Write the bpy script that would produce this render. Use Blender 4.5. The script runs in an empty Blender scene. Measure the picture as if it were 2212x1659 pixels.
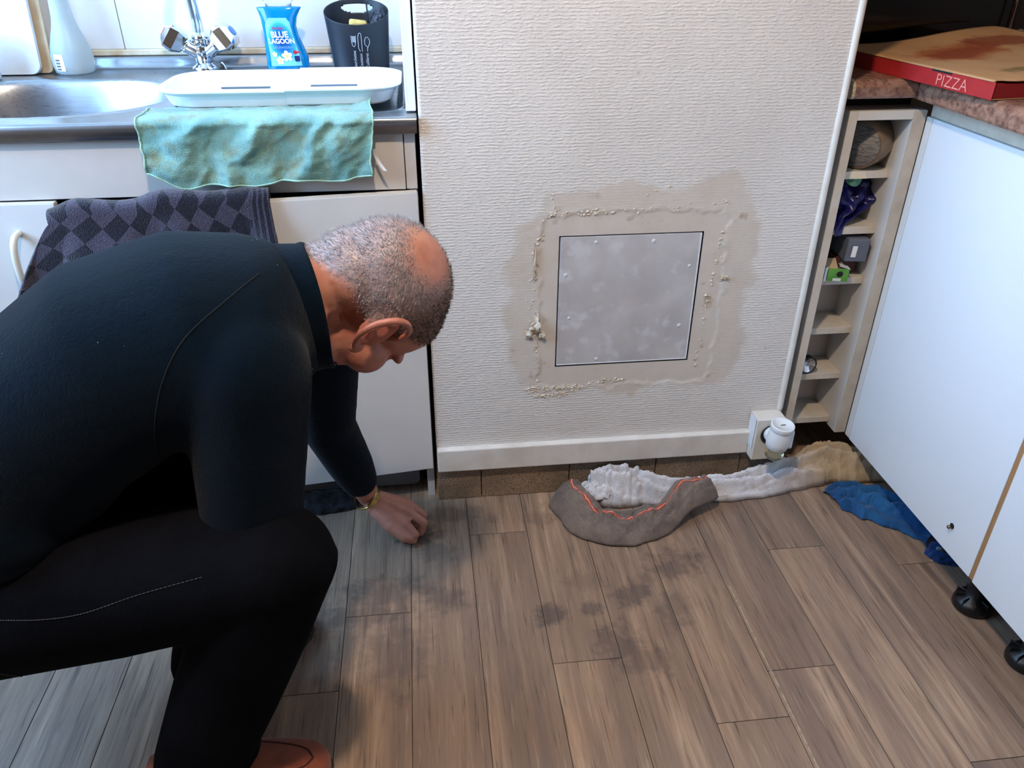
import bpy, bmesh, math, random
import numpy as np
from mathutils import Vector, Matrix, noise, Euler

random.seed(7)
SC = bpy.context.scene
COL = SC.collection

# ------------------------------------------------------------------ camera
cam_d = bpy.data.cameras.new('camera')
cam = bpy.data.objects.new('camera', cam_d)
COL.objects.link(cam)
# camera axes in world space (right, up, back)
RX = Vector((0.99347873, -0.11397081, 0.00326613))
DN = Vector((-0.05454193, -0.50020522, -0.86418743))
FW = Vector((0.10012587, 0.85837369, -0.50315944))
m = Matrix((RX, -DN, -FW)).transposed().to_4x4()
m.translation = Vector((0, 0, 1.2))
cam.matrix_world = m
cam_d.sensor_fit = 'HORIZONTAL'
cam_d.sensor_width = 36.0
cam_d.lens = 36.0 * 1694.6 / 2212.0
cam_d.clip_start = 0.02
SC.camera = cam

# ------------------------------------------------------------------ world, lights, exposure
w = bpy.data.worlds.new('world')
SC.world = w
w.use_nodes = True
wb = w.node_tree.nodes['Background']
wb.inputs[0].default_value = (0.62, 0.78, 1.0, 1)
wb.inputs[1].default_value = 1.0

def area(name, loc, rot, sx, sy, power, color):
    l = bpy.data.lights.new(name, 'AREA')
    l.shape = 'RECTANGLE'; l.size = sx; l.size_y = sy
    l.energy = power; l.color = color
    o = bpy.data.objects.new(name, l); COL.objects.link(o)
    o.location = loc; o.rotation_euler = rot
    return o
# daylight entering by the window in the left wall (opening y 0.42..1.98, z 1.0..2.25)
area('window_daylight', (-1.54, 1.20, 1.62), (0, math.radians(-90), 0), 1.2, 1.5, 118, (0.335, 0.61, 1.0))
vs = SC.view_settings
vs.view_transform = 'Standard'; vs.look = 'None'; vs.gamma = 1.0; vs.use_curve_mapping = False
vs.exposure = -0.32
SC.cycles.use_denoising = True
SC.cycles.use_adaptive_sampling = True
SC.cycles.adaptive_threshold = 0.12
SC.cycles.adaptive_min_samples = 16
SC.cycles.max_bounces = 5
SC.cycles.diffuse_bounces = 2
SC.cycles.glossy_bounces = 3
SC.cycles.transmission_bounces = 5

# ------------------------------------------------------------------ helpers
ORG = {}
def V(*a): return Vector(a)

def tag(o, label=None, cat=None, group=None, kind=None):
    if label: o['label'] = label
    if cat: o['category'] = cat
    if group: o['group'] = group
    if kind: o['kind'] = kind
    return o

def thing(name, loc, label, cat, group=None):
    o = bpy.data.objects.new(name, None); COL.objects.link(o)
    o.empty_display_size = 0.02
    o.location = loc; ORG[o.name] = Vector(loc)
    return tag(o, label, cat, group)

def mk(name, geo, mat, parent=None, org=None, smooth=False):
    """geo: bmesh in world space, or (verts, faces[, uvs])."""
    me = bpy.data.meshes.new(name)
    if isinstance(geo, bmesh.types.BMesh):
        geo.normal_update(); geo.to_mesh(me); geo.free()
    else:
        me.from_pydata([tuple(v) for v in geo[0]], [], geo[1])
        if len(geo) > 2 and geo[2] is not None:
            uv = me.uv_layers.new(name='UVMap')
            li = np.zeros(len(me.loops), dtype=np.int32); me.loops.foreach_get('vertex_index', li)
            uv.data.foreach_set('uv', np.asarray(geo[2], dtype=np.float32)[li].ravel())
    if parent is not None: b = ORG[parent.name]
    elif org is not None: b = Vector(org)
    else:
        co = np.zeros(len(me.vertices) * 3); me.vertices.foreach_get('co', co); co = co.reshape(-1, 3)
        mn, mx = co.min(0), co.max(0); b = Vector(((mn[0] + mx[0]) / 2, (mn[1] + mx[1]) / 2, mn[2]))
    me.transform(Matrix.Translation(-b))
    if smooth: me.polygons.foreach_set('use_smooth', [True] * len(me.polygons))
    for mm in (mat if isinstance(mat, (list, tuple)) else [mat]): me.materials.append(mm)
    o = bpy.data.objects.new(name, me); COL.objects.link(o)
    if parent is not None: o.parent = parent
    else: o.location = b
    ORG[o.name] = b
    return o

def box(x0, x1, y0, y1, z0, z1, bev=0.0, seg=2, rot=None, bm=None):
    new = bm is None
    if new: bm = bmesh.new()
    c = Matrix.Translation(((x0 + x1) / 2, (y0 + y1) / 2, (z0 + z1) / 2))
    if rot: c = c @ Euler(rot).to_matrix().to_4x4()
    t = bmesh.new()
    bmesh.ops.create_cube(t, size=1, matrix=c @ Matrix.Diagonal((x1 - x0, y1 - y0, z1 - z0, 1)))
    if bev > 0: bmesh.ops.bevel(t, geom=t.edges[:], offset=bev, segments=seg, affect='EDGES', profile=0.5)
    me = bpy.data.meshes.new('t'); t.to_mesh(me); t.free(); bm.from_mesh(me); bpy.data.meshes.remove(me)
    return bm

def frame(d, up=Vector((0, 0, 1))):
    d = Vector(d).normalized()
    if abs(d.dot(up)) > 0.98: up = Vector((1, 0, 0))
    a = d.cross(up).normalized(); b = a.cross(d).normalized()
    return d, a, b

def lathe(profile, center, axis=(0, 0, 1), n=32, bm=None):
    """profile: (r, h) list along axis."""
    new = bm is None
    if new: bm = bmesh.new()
    d, a, b = frame(axis); c = Vector(center)
    rings = []
    for r, h in profile:
        if r < 1e-6: rings.append([bm.verts.new(c + d * h)])
        else: rings.append([bm.verts.new(c + d * h + (a * math.cos(2 * math.pi * i / n) + b * math.sin(2 * math.pi * i / n)) * r) for i in range(n)])
    for q, s in zip(rings, rings[1:]):
        for i in range(n):
            j = (i + 1) % n
            if len(q) == 1 and len(s) == 1: continue
            if len(q) == 1: bm.faces.new((q[0], s[j], s[i]))
            elif len(s) == 1: bm.faces.new((q[i], q[j], s[0]))
            else: bm.faces.new((q[i], q[j], s[j], s[i]))
    bmesh.ops.recalc_face_normals(bm, faces=bm.faces[:])
    return bm

def tube(pts, r, n=12, bm=None, closed=False, caps=True, flat=None):
    """pts list of Vectors; r number or list; flat=(up vector, ratio) flattens the section."""
    new = bm is None
    if new: bm = bmesh.new()
    pts = [Vector(p) for p in pts]; N = len(pts)
    rs = r if isinstance(r, (list, tuple)) else [r] * N
    rings = []; pa = None
    for i, p in enumerate(pts):
        if closed: d = pts[(i + 1) % N] - pts[i - 1]
        else: d = pts[min(i + 1, N - 1)] - pts[max(i - 1, 0)]
        d.normalize()
        if flat: a = d.cross(Vector(flat[0])).normalized()
        elif pa is None: _, a, _ = frame(d)
        else: a = (pa - d * pa.dot(d)).normalized()
        pa = a; b = d.cross(a)
        k = flat[1] if flat else 1.0
        rings.append([bm.verts.new(p + a * math.cos(2 * math.pi * j / n) * rs[i] + b * math.sin(2 * math.pi * j / n) * rs[i] * k) for j in range(n)])
    for i in range(N if closed else N - 1):
        q, s = rings[i], rings[(i + 1) % N]
        for j in range(n):
            k2 = (j + 1) % n; bm.faces.new((q[j], q[k2], s[k2], s[j]))
    if caps and not closed:
        bm.faces.new(rings[0][::-1]); bm.faces.new(rings[-1])
    bmesh.ops.recalc_face_normals(bm, faces=bm.faces[:])
    return bm

def bez(pts, n=24):
    """Catmull-Rom through pts."""
    P = [Vector(p) for p in pts]; P = [P[0] * 2 - P[1]] + P + [P[-1] * 2 - P[-2]]
    out = []; segs = len(P) - 3
    for k in range(n + 1):
        t = k / n * segs; i = min(int(t), segs - 1); u = t - i
        a, b, c, d = P[i:i + 4]
        out.append(0.5 * ((2 * b) + (c - a) * u + (2 * a - 5 * b + 4 * c - d) * u * u + (3 * b - a - 3 * c + d) * u ** 3))
    return out

def grid(nu, nv, fn):
    vs_, fs, uv = [], [], []
    for j in range(nv + 1):
        for i in range(nu + 1):
            u, v = i / nu, j / nv
            vs_.append(fn(u, v)); uv.append((u, v))
    for j in range(nv):
        for i in range(nu):
            a = j * (nu + 1) + i
            fs.append((a, a + 1, a + nu + 2, a + nu + 1))
    return vs_, fs, uv

def fb(x, y, z=0.0, o=4): return noise.fractal(Vector((x, y, z)), 1.0, 2.0, o)
def sm(a, b, x):
    t = max(0.0, min(1.0, (x - a) / (b - a))); return t * t * (3 - 2 * t)
def lerp(a, b, t): return a + (b - a) * t

def solid(o, th, off=0.0, sub=0):
    md = o.modifiers.new('thickness', 'SOLIDIFY'); md.thickness = th; md.offset = off
    if sub:
        s = o.modifiers.new('subdivision', 'SUBSURF'); s.levels = sub; s.render_levels = sub
    return o

# ------------------------------------------------------------------ materials
def L(r, g=None, b=None):
    """sRGB 0..255 -> linear"""
    return tuple(((c / 255) / 12.92 if c / 255 <= 0.04045 else ((c / 255 + 0.055) / 1.055) ** 2.4) for c in (r, g, b)) + (1.0,)

class NT:
    def __init__(s, name):
        s.m = bpy.data.materials.new(name); s.m.use_nodes = True
        s.t = s.m.node_tree; s.b = s.t.nodes['Principled BSDF']; s.n = s.t.nodes; s.l = s.t.links
    def node(s, ty, **k):
        n = s.n.new(ty)
        for a, v in k.items(): setattr(n, a, v)
        return n
    def link(s, a, b): s.l.new(a, b)
    def val(s, sock, v):
        if hasattr(v, 'links') or isinstance(v, bpy.types.NodeSocket): s.l.new(v, sock)
        else: sock.default_value = v
    def math(s, op, a, b=0.0, clamp=False):
        n = s.node('ShaderNodeMath', operation=op, use_clamp=clamp); s.val(n.inputs[0], a); s.val(n.inputs[1], b); return n.outputs[0]
    def mix(s, f, a, b, bt='MIX'):
        n = s.node('ShaderNodeMix', data_type='RGBA', blend_type=bt); s.val(n.inputs[0], f); s.val(n.inputs[6], a); s.val(n.inputs[7], b); return n.outputs[2]
    def coord(s, kind='Object'): return s.node('ShaderNodeTexCoord').outputs[kind]
    def pos(s): return s.node('ShaderNodeNewGeometry').outputs['Position']
    def mapping(s, v, scale=(1, 1, 1), loc=(0, 0, 0), rot=(0, 0, 0)):
        n = s.node('ShaderNodeMapping'); s.l.new(v, n.inputs[0]); s.val(n.inputs[1], loc); s.val(n.inputs[2], rot); s.val(n.inputs[3], scale); return n.outputs[0]
    def noise(s, v, scale, detail=4, rough=0.6, dist=0.0):
        n = s.node('ShaderNodeTexNoise'); s.l.new(v, n.inputs['Vector']); n.inputs['Scale'].default_value = scale; n.inputs['Detail'].default_value = detail
        n.inputs['Roughness'].default_value = rough; n.inputs['Distortion'].default_value = dist; return n.outputs[0]
    def ramp(s, f, stops, interp='LINEAR'):
        n = s.node('ShaderNodeValToRGB'); s.l.new(f, n.inputs[0]); cr = n.color_ramp; cr.interpolation = interp
        while len(cr.elements) < len(stops): cr.elements.new(0.5)
        for e, (p, c) in zip(cr.elements, stops): e.position = p; e.color = c if len(c) == 4 else (*c, 1)
        return n.outputs[0]
    def attr(s, name): return s.node('ShaderNodeAttribute', attribute_name=name).outputs['Fac']
    def bump(s, h, strength=0.3, dist=0.001):
        n = s.node('ShaderNodeBump'); n.inputs['Strength'].default_value = strength; n.inputs['Distance'].default_value = dist
        s.val(n.inputs['Height'], h); s.l.new(n.outputs[0], s.b.inputs['Normal']); return n
    def col(s, c): s.val(s.b.inputs['Base Color'], c)
    def set(s, **k):
        for a, v in k.items(): s.val(s.b.inputs[a.replace('_', ' ')], v)
        return s

BW = [(0.0, (0, 0, 0, 1)), (1.0, (1, 1, 1, 1))]
def step(n, f, a, b): return n.ramp(f, [(a, (0, 0, 0, 1)), (b, (1, 1, 1, 1))])

def mat(name, c, rough=0.5, metal=0.0, var=None, vscale=12.0, vlo=0.4, vhi=0.65, bump=None, spec=0.5, trans=0.0, ior=1.45, coat=0.0, alpha=1.0, sheen=0.0, stretch=(1, 1, 1), sss=0.0):
    n = NT(name)
    co = n.mapping(n.coord('Object'), stretch)
    if var: n.col(n.mix(step(n, n.noise(co, vscale), vlo, vhi), c, var))
    else: n.col(c)
    n.set(Roughness=rough, Metallic=metal, Transmission_Weight=trans, IOR=ior, Coat_Weight=coat, Alpha=alpha, Sheen_Weight=sheen)
    n.b.inputs['Specular IOR Level'].default_value = spec
    if sss: n.set(Subsurface_Weight=sss); n.b.inputs['Subsurface Radius'].default_value = (0.012, 0.004, 0.002)
    if bump: n.bump(n.noise(co, bump[0], 1), bump[1], bump[2])
    return n.m

M = {}
M['white_lam'] = mat('white_laminate', L(226, 225, 222), 0.38, var=L(216, 215, 213), vscale=3)
M['white_edge'] = mat('white_edge_banding', L(222, 216, 205), 0.45)
M['beige_edge'] = mat('beige_edge_banding', L(205, 192, 174), 0.5, var=L(190, 175, 155), vscale=20)
M['rail'] = mat('cream_laminate', L(212, 206, 200), 0.42, var=L(203, 196, 190), vscale=4)
M['shelf_wood'] = mat('cream_shelf_board', L(222, 213, 200), 0.5, var=L(208, 195, 176), vscale=14)
M['oak'] = mat('oak_edge_strip', L(170, 128, 86), 0.5, var=L(150, 108, 70), vscale=40, stretch=(1, 1, 0.1))
M['black_pl'] = mat('black_plastic', L(16, 16, 18), 0.35)
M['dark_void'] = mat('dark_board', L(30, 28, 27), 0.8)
M['chrome'] = mat('chrome', L(225, 228, 232), 0.07, 1.0)
M['steel'] = None
M['white_pl'] = mat('white_plastic', L(238, 240, 240), 0.3)
M['white_paint'] = mat('white_gloss_paint', L(232, 226, 216), 0.35, var=L(218, 208, 194), vscale=9, bump=(40, 0.25, 0.002))
M['skirt'] = mat('skirting_paint', L(236, 230, 221), 0.4, var=L(222, 213, 202), vscale=14, bump=(60, 0.3, 0.0015))
# ================================================================== THE SETTING
XL, XR, YF, YB, ZC = -1.55, 2.15, -1.7, 2.17, 2.5      # room box

# ---- floor: printed plank covering, every plank a part
def floor_mat():
    n = NT('plank_floor')
    p = n.pos(); rnd = n.node('ShaderNodeObjectInfo').outputs['Random']
    off = n.node('ShaderNodeCombineXYZ'); n.link(n.math('MULTIPLY', rnd, 37.0), off.inputs[0]); n.link(n.math('MULTIPLY', rnd, 91.0), off.inputs[1])
    va = n.node('ShaderNodeVectorMath', operation='ADD'); n.link(p, va.inputs[0]); n.link(off.outputs[0], va.inputs[1]); q = va.outputs[0]
    g1 = n.noise(n.mapping(q, (55, 3.2, 1)), 1.0, 4, 0.62, 0.6)
    g2 = n.noise(n.mapping(q, (210, 7, 1)), 1.0, 3, 0.6)
    g3 = n.noise(n.mapping(q, (14, 1.1, 1)), 1.0, 3, 0.5, 0.2)
    c = n.ramp(g1, [(0.28, L(104, 88, 76)), (0.45, L(150, 126, 106)), (0.6, L(172, 147, 124)), (0.8, L(196, 173, 148))])
    c = n.mix(step(n, g3, 0.35, 0.7), c, L(120, 103, 92))
    # pores and dark streaks
    st = step(n, g2, 0.58, 0.68)
    c = n.mix(n.math('MULTIPLY', st, 0.62), c, L(72, 56, 46))
    pl = n.noise(n.mapping(q, (160, 9, 1)), 1.0, 2, 0.5)
    c = n.mix(n.math('MULTIPLY', step(n, pl, 0.6, 0.75), 0.35), c, L(190, 170, 150))
    tone = n.ramp(rnd, [(0.0, (0.84, 0.83, 0.83, 1)), (0.5, (1.0, 0.98, 0.96, 1)), (1.0, (1.14, 1.10, 1.05, 1))])
    c = n.mix(1.0, c, tone, 'MULTIPLY')
    # damp grey stains with their own ragged shapes
    rag = n.noise(p, 26, 5, 0.68); rag2 = n.noise(p, 70, 2, 0.6)
    spots = [(-.045, 1.385, .055, .035, .95), (-.02, 1.335, .05, .04, .5), (-.125, 1.215, .10, .05, .62), (-.17, 1.155, .11, .035, .6), (-.10, 1.06, .07, .09, .42),
             (.005, 1.178, .055, .035, .62), (.02, 1.27, .06, .05, .25), (.214, 1.118, .035, .03, .85), (.297, 1.122, .025, .02, .75), (.39, 1.155, .05, .035, .75),
             (.505, 1.235, .06, .045, .72), (.43, 1.20, .02, .02, .6), (.325, 1.03, .035, .06, .7), (.37, .99, .05, .05, .5), (.46, 1.105, .035, .05, .55), (.30, 1.20, .04, .03, .3),
             (.02, 1.455, .07, .03, .5), (.23, 1.42, .035, .04, .45), (.12, 1.43, .02, .02, .4), (.42, 1.06, .03, .04, .3), (.62, 1.22, .05, .05, .22), (.56, 1.0, .03, .03, .2), (-.26, 1.07, .05, .09, .3)]
    tot = None
    spots = [s_ for s_ in spots if s_[4] > .26]
    off_ = n.math('ADD', n.math('MULTIPLY', n.math('SUBTRACT', rag, 0.5), 3.4), n.math('ADD', 1.25, n.math('SUBTRACT', rag2, 0.5)))
    for (x, y, rx, ry, a) in spots:
        mp = n.mapping(p, (1 / rx, 1 / ry, 0.0), (-x / rx, -y / ry, 0))
        ln = n.node('ShaderNodeVectorMath', operation='LENGTH'); n.link(mp, ln.inputs[0])
        e = n.math('SUBTRACT', off_, ln.outputs['Value'])
        k = n.math('MULTIPLY', n.math('MULTIPLY', e, 1.3, True), a)
        tot = k if tot is None else n.math('MAXIMUM', tot, k)
    c = n.mix(n.math('MULTIPLY', tot, 0.75), c, L(62, 58, 60))
    n.col(c)
    n.set(Roughness=n.math('ADD', 0.42, n.math('MULTIPLY', g2, 0.2)))
    n.b.inputs['Specular IOR Level'].default_value = 0.4
    n.bump(n.noise(n.mapping(q, (210, 7, 1)), 1.0, 1, 0.6), 0.22, 0.0012)
    return n.m
M['floor'] = floor_mat()
M['joint'] = mat('floor_joint', L(58, 46, 38), 0.8)
fl = tag(mk('floor', box(XL - .1, XR + .1, YF - .1, YB + .1, -0.06, -0.0016), M['joint'], org=(0, 0, 0)), kind='structure')
pitch, x00 = 0.132, -0.068
JO = {-1: 1.157, 1: 1.376, 2: 0.997, 4: 0.838, 5: 0.936, 6: 1.254, 0: 0.35, 3: 1.49 - .9, 7: 1.62 - .9, -2: 0.98}
cols = range(-12, 17)
for c in cols:
    xa = x00 + c * pitch; xb = xa + pitch
    if xb < XL or xa > XR: continue
    j0 = JO.get(c, random.uniform(0.2, 1.2))
    ys = sorted({YF, YB} | {j0 + k * 1.25 for k in range(-4, 4) if YF + .05 < j0 + k * 1.25 < YB - .05})
    for a, b in zip(ys, ys[1:]):
        g = 0.0006
        mk('plank', box(max(xa, XL) + g, min(xb, XR) - g, a + g, b - g, -0.0016, 0.0, 0.0004, 1), M['floor'], fl)
# the pale strip in one joint
mk('plank', box(0.5965, 0.6005, 0.2, 1.157, -0.001, 0.0003), mat('pale_joint_strip', L(176, 156, 134), 0.5, var=L(140, 120, 102), vscale=60), fl)

# ---- plain room shell
M['wallp'] = mat('painted_wall', L(222, 214, 204), 0.8, bump=(300, 0.2, 0.001))
M['ceil'] = mat('ceiling_paint', L(205, 200, 192), 0.9)
tag(mk('ceiling', box(XL - .1, XR + .1, YF - .1, YB + .1, ZC, ZC + .08), M['ceil']), kind='structure')
M['wall_dark'] = mat('taupe_wall', L(120, 104, 92), 0.8)
tag(mk('wall_front', box(XL - .1, XR + .1, YF - .1, YF, 0, ZC), M['wall_dark']), kind='structure')
tag(mk('wall_right', box(XR, XR + .1, YF, YB, 0, ZC), M['wall_dark']), kind='structure')
WY0, WY1, WZ0, WZ1 = 0.42, 1.98, 1.0, 2.25
bm = box(XL - .12, XL, YF, WY0, 0, ZC); box(XL - .12, XL, WY1, YB, 0, ZC, bm=bm); box(XL - .12, XL, WY0, WY1, 0, WZ0, bm=bm); box(XL - .12, XL, WY0, WY1, WZ1, ZC, bm=bm)
tag(mk('wall_left', bm, M['wallp']), kind='structure')
wf = tag(mk('window_1', box(XL - .07, XL - .03, WY0, WY0 + .05, WZ0, WZ1, .003), M['white_pl']), kind='structure')
for a in ((WY1 - .05, WY1, WZ0, WZ1), (WY0 + .05, WY1 - .05, WZ0, WZ0 + .05), (WY0 + .05, WY1 - .05, WZ1 - .05, WZ1)):
    mk('window_frame', box(XL - .07, XL - .03, *a, .003), M['white_pl'], wf)
mk('pane', box(XL - .053, XL - .047, WY0 + .05, WY1 - .05, WZ0 + .05, WZ1 - .05), mat('window_glass', (1, 1, 1, 1), 0.0, trans=1.0, ior=1.45), wf)

# ---- back wall with glazed tiles (joints run where the photograph shows them)
M['grout'] = mat('beige_grout', L(216, 204, 180), 0.8, var=L(200, 184, 152), vscale=15)
M['tile'] = mat('white_glazed_tile', L(236, 236, 234), 0.12, var=L(228, 229, 228), vscale=6, spec=0.5)
wbk = tag(mk('wall_back', box(XL - .1, XR + .1, YB, YB + .1, 0, ZC), M['grout']), kind='structure')
tx = [-1.415, -1.235, -1.055, -0.876, -0.703, -0.53, -0.353, -0.176, -0.024]
tz = [0.938, 1.115, 1.295]
for a, b in zip(tx, tx[1:]):
    for c, d in zip(tz, tz[1:]):
        mk('tile', box(a + .001, b - .001, YB - .006, YB + .001, c + .001, d - .001, .0018), M['tile'], wbk)
mk('plaster', box(XL, XR, YB - .004, YB + .001, 1.298, ZC), M['wallp'], wbk)
mk('plaster', box(0.84, XR, YB - .004, YB + .001, 0.0, 1.298), M['wallp'], wbk)
mk('silicone_seal', box(-1.5, -.02, YB - .012, YB, .925, .939, .003), mat('aged_silicone', L(222, 212, 190), 0.5, var=L(198, 176, 138), vscale=18), wbk)

# ---- boxed-in duct: papered front with the stained, patched opening round the hatch
DY = 1.512
HX0, HX1, HZ0, HZ1 = 0.2725, 0.5775, 0.3515, 0.6555       # opening
def rbox(x, z, x0, x1, z0, z1, r):
    dx = max(x0 + r - x, 0, x - (x1 - r)); dz = max(z0 + r - z, 0, z - (z1 - r))
    inside = min(x - x0, x1 - x, z - z0, z1 - z)
    return (r - math.hypot(dx, dz)) if (dx > 0 and dz > 0) else inside
def duct_masks(x, z):
    """damp halo, bare zone with the paper stripped, clean"""
    e = fb(x * 9, z * 9, 1.3) * 0.030 + fb(x * 34, z * 34, 4.1) * 0.009
    top = rbox(x, z, .225, .66, .60, .752, .04); lef = rbox(x, z, .178, .40, .275, .715, .06)
    rig = rbox(x, z, .48, .690, .285, .735, .05); bot = rbox(x, z, .20, .648, .270, .45, .05)
    halo = max(top, lef, rig, bot) + e
    e2 = fb(x * 20, z * 20, 7.7) * 0.012 + fb(x * 70, z * 70, 2.2) * 0.004
    bare = rbox(x, z, .232, .632, .296, .703, .03) + e2
    return halo, bare
def wall_geo():
    xs = np.concatenate([np.linspace(0, HX0, 79)[:-1], np.linspace(HX0, HX1, 88)[:-1], np.linspace(HX1, .823, 71)])
    zs = np.concatenate([np.linspace(.09, HZ0, 76)[:-1], np.linspace(HZ0, HZ1, 88)[:-1], np.linspace(HZ1, .80, 43)[:-1], np.linspace(.80, 1.42, 90)])
    vs_, fs, A, B = [], [], [], []; idx = {}
    for j, z in enumerate(zs):
        for i, x in enumerate(xs):
            h, b = duct_masks(x, z)
            a = sm(-.006, .012, h); bb = sm(-.001, .004, b)
            y = DY + 0.0013 * bb - 0.0010 * math.exp(-((b + 0.001) / 0.0045) ** 2) * max(0, 0.35 + fb(x * 55, z * 55, 9.1) * 1.2)
            y -= 0.0012 * fb(x * 3.3, z * 3.3, 5.5)
            if i == 0: y += 0.004
            idx[(i, j)] = len(vs_); vs_.append((x, y, z)); A.append(a); B.append(max(bb, 0.8 * a))
    for j in range(len(zs) - 1):
        for i in range(len(xs) - 1):
            cx = (xs[i] + xs[i + 1]) / 2; cz = (zs[j] + zs[j + 1]) / 2
            if HX0 < cx < HX1 and HZ0 < cz < HZ1: continue
            fs.append((idx[i, j], idx[i + 1, j], idx[i + 1, j + 1], idx[i, j + 1]))
    return vs_, fs, A, B
def wall_mat():
    n = NT('relief_wallpaper')
    p = n.pos(); damp = n.attr('damp'); bare = n.attr('bare')
    # horizontal dashes of the woven relief paper
    sx = n.node('ShaderNodeSeparateXYZ'); n.link(p, sx.inputs[0])
    wob = n.noise(n.mapping(p, (60, 1, 60)), 1.0, 0)
    ph = n.math('ADD', n.math('MULTIPLY', sx.outputs[2], 2 * math.pi / 0.0062), n.math('MULTIPLY', wob, 3.5))
    rows = n.math('SINE', ph)
    dash = n.noise(n.mapping(p, (130, 1, 330)), 1.0, 1, 0.5)
    relief = n.math('MULTIPLY', n.math('ADD', rows, 1.0), step(n, dash, 0.38, 0.62))
    fine = n.noise(p, 420, 1)
    rough_b = n.noise(p, 120, 3, 0.7)
    paper = n.math('MULTIPLY', n.math('ADD', relief, n.math('MULTIPLY', fine, 0.8)), n.math('SUBTRACT', 1.0, bare))
    h = n.math('ADD', paper, n.math('MULTIPLY', n.math('MULTIPLY', rough_b, 0.8), bare))
    n.bump(h, 0.38, 0.0010)
    big = n.noise(p, 5.0, 4)
    c = n.mix(step(n, big, 0.4, 0.7), L(231, 224, 216), L(224, 216, 208))
    dm = n.noise(p, 16, 6, 0.65); 
    sc = n.mix(step(n, dm, 0.35, 0.65), L(220, 208, 195), L(210, 195, 176))
    c = n.mix(n.math('MULTIPLY', damp, 0.75), c, sc)
    c = n.mix(n.math('MULTIPLY', bare, 0.2), c, L(198, 186, 174))
    sp = step(n, n.noise(p, 21, 3, 0.5), 0.66, 0.74)
    c = n.mix(n.math('MULTIPLY', n.math('MULTIPLY', sp, damp), 0.55), c, L(158, 122, 84))
    grime = n.math('MULTIPLY', step(n, n.noise(p, 55, 2), 0.74, 0.78), n.math('SUBTRACT', 1.0, damp))
    c = n.mix(n.math('MULTIPLY', grime, 0.35), c, L(150, 120, 92))
    n.col(c); n.set(Roughness=0.62); n.b.inputs['Specular IOR Level'].default_value = 0.35
    return n.m
M['paper'] = wall_mat()
vs_, fs, A_, B_ = wall_geo()
wc = mk('wall_center', (vs_, fs), M['paper'], org=(0.41, DY, 0), smooth=True)
for nm, data in (('damp', A_), ('bare', B_)):
    at = wc.data.attributes.new(nm, 'FLOAT', 'POINT'); at.data.foreach_set('value', data)
tag(wc, kind='structure')
mk('upper_wall', box(0, .823, DY, DY + .02, 1.42, ZC), M['paper'], wc)
bm = box(0.002, .02, DY + .007, YB, 0, ZC); box(.808, .828, DY + .004, YB, 0, ZC, bm=bm); box(.02, .808, DY + .045, DY + .06, 0, ZC, bm=bm)
box(.02, .808, DY + .012, DY + .045, 0, .09, bm=bm)
mk('duct_carcass', bm, M['wallp'], wc)
# reveal of the opening
bm = box(HX0 - .006, HX0, DY + .005, DY + .045, HZ0, HZ1); box(HX1, HX1 + .006, DY + .005, DY + .045, HZ0, HZ1, bm=bm)
box(HX0 - .006, HX1 + .006, DY + .005, DY + .045, HZ0 - .006, HZ0, bm=bm); box(HX0 - .006, HX1 + .006, DY + .005, DY + .045, HZ1, HZ1 + .006, bm=bm)
mk('opening_reveal', bm, M['dark_void'], wc)
# loose crumbs and torn paper along the edge of the stripped zone
def chip(bm, x, z, s, y=DY):
    d = random.uniform(.25, .6) * s
    a0 = random.uniform(0, 6.28); k = random.randint(4, 6)
    c = [bm.verts.new((x + s * random.uniform(.5, 1) * math.cos(a0 + i * 6.283 / k), y + .001, z + s * random.uniform(.4, .9) * math.sin(a0 + i * 6.283 / k))) for i in range(k)]
    t = bm.verts.new((x + random.uniform(-.3, .3) * s, y - d, z + random.uniform(-.2, .4) * s))
    for i in range(k): bm.faces.new((c[i], c[(i + 1) % k], t))
bm = bmesh.new()
edge = [((.245, .700), (.63, .712), 90), ((.236, .69), (.213, .47), 26), ((.225, .47), (.232, .30), 44), ((.205, .295), (.34, .296), 130), ((.225, .278), (.30, .279), 60), ((.34, .30), (.45, .314), 22), ((.62, .66), (.60, .46), 26), ((.60, .46), (.60, .33), 14), ((.255, .745), (.262, .70), 14), ((.45, .735), (.52, .75), 8)]
for (x0, z0), (x1, z1), k in edge:
    for i in range(k):
        t = random.random(); chip(bm, lerp(x0, x1, t) + random.gauss(0, .0035), lerp(z0, z1, t) + random.gauss(0, .004), random.uniform(.0018, .0058))
bmesh.ops.recalc_face_normals(bm, faces=bm.faces[:])
tag(mk('plaster_crumb', bm, mat('plaster_crumbs', L(228, 216, 198), 0.8, var=L(196, 170, 138), vscale=90), wc), kind='stuff')
# big torn flap at the left of the patch
def flap(x0, z0, w, h, lift, name='torn_paper'):
    g = grid(10, 10, lambda u, v: (x0 + (u - .5) * w * (1 - .4 * v) + fb(u * 3, v * 3, x0 * 50) * w * .3, DY - .001 - lift * (math.sin(v * math.pi) * .4 + u * u * v) - .002 * fb(u * 5, v * 5, z0 * 90), z0 + (v - .5) * h + fb(u * 4, v * 4, 3 + x0 * 9) * h * .25))
    return solid(mk(name, g, M['flap'], wc, smooth=True), .0008)
M['flap'] = mat('torn_wallpaper', L(226, 212, 192), 0.7, var=L(205, 182, 150), vscale=60)
flap(.226, .452, .022, .030, .012); flap(.212, .436, .016, .022, .010); flap(.240, .434, .014, .020, .012); flap(.228, .468, .012, .03, .005); flap(.634, .55, .02, .012, .006); flap(.222, .60, .006, .07, .003)

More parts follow.
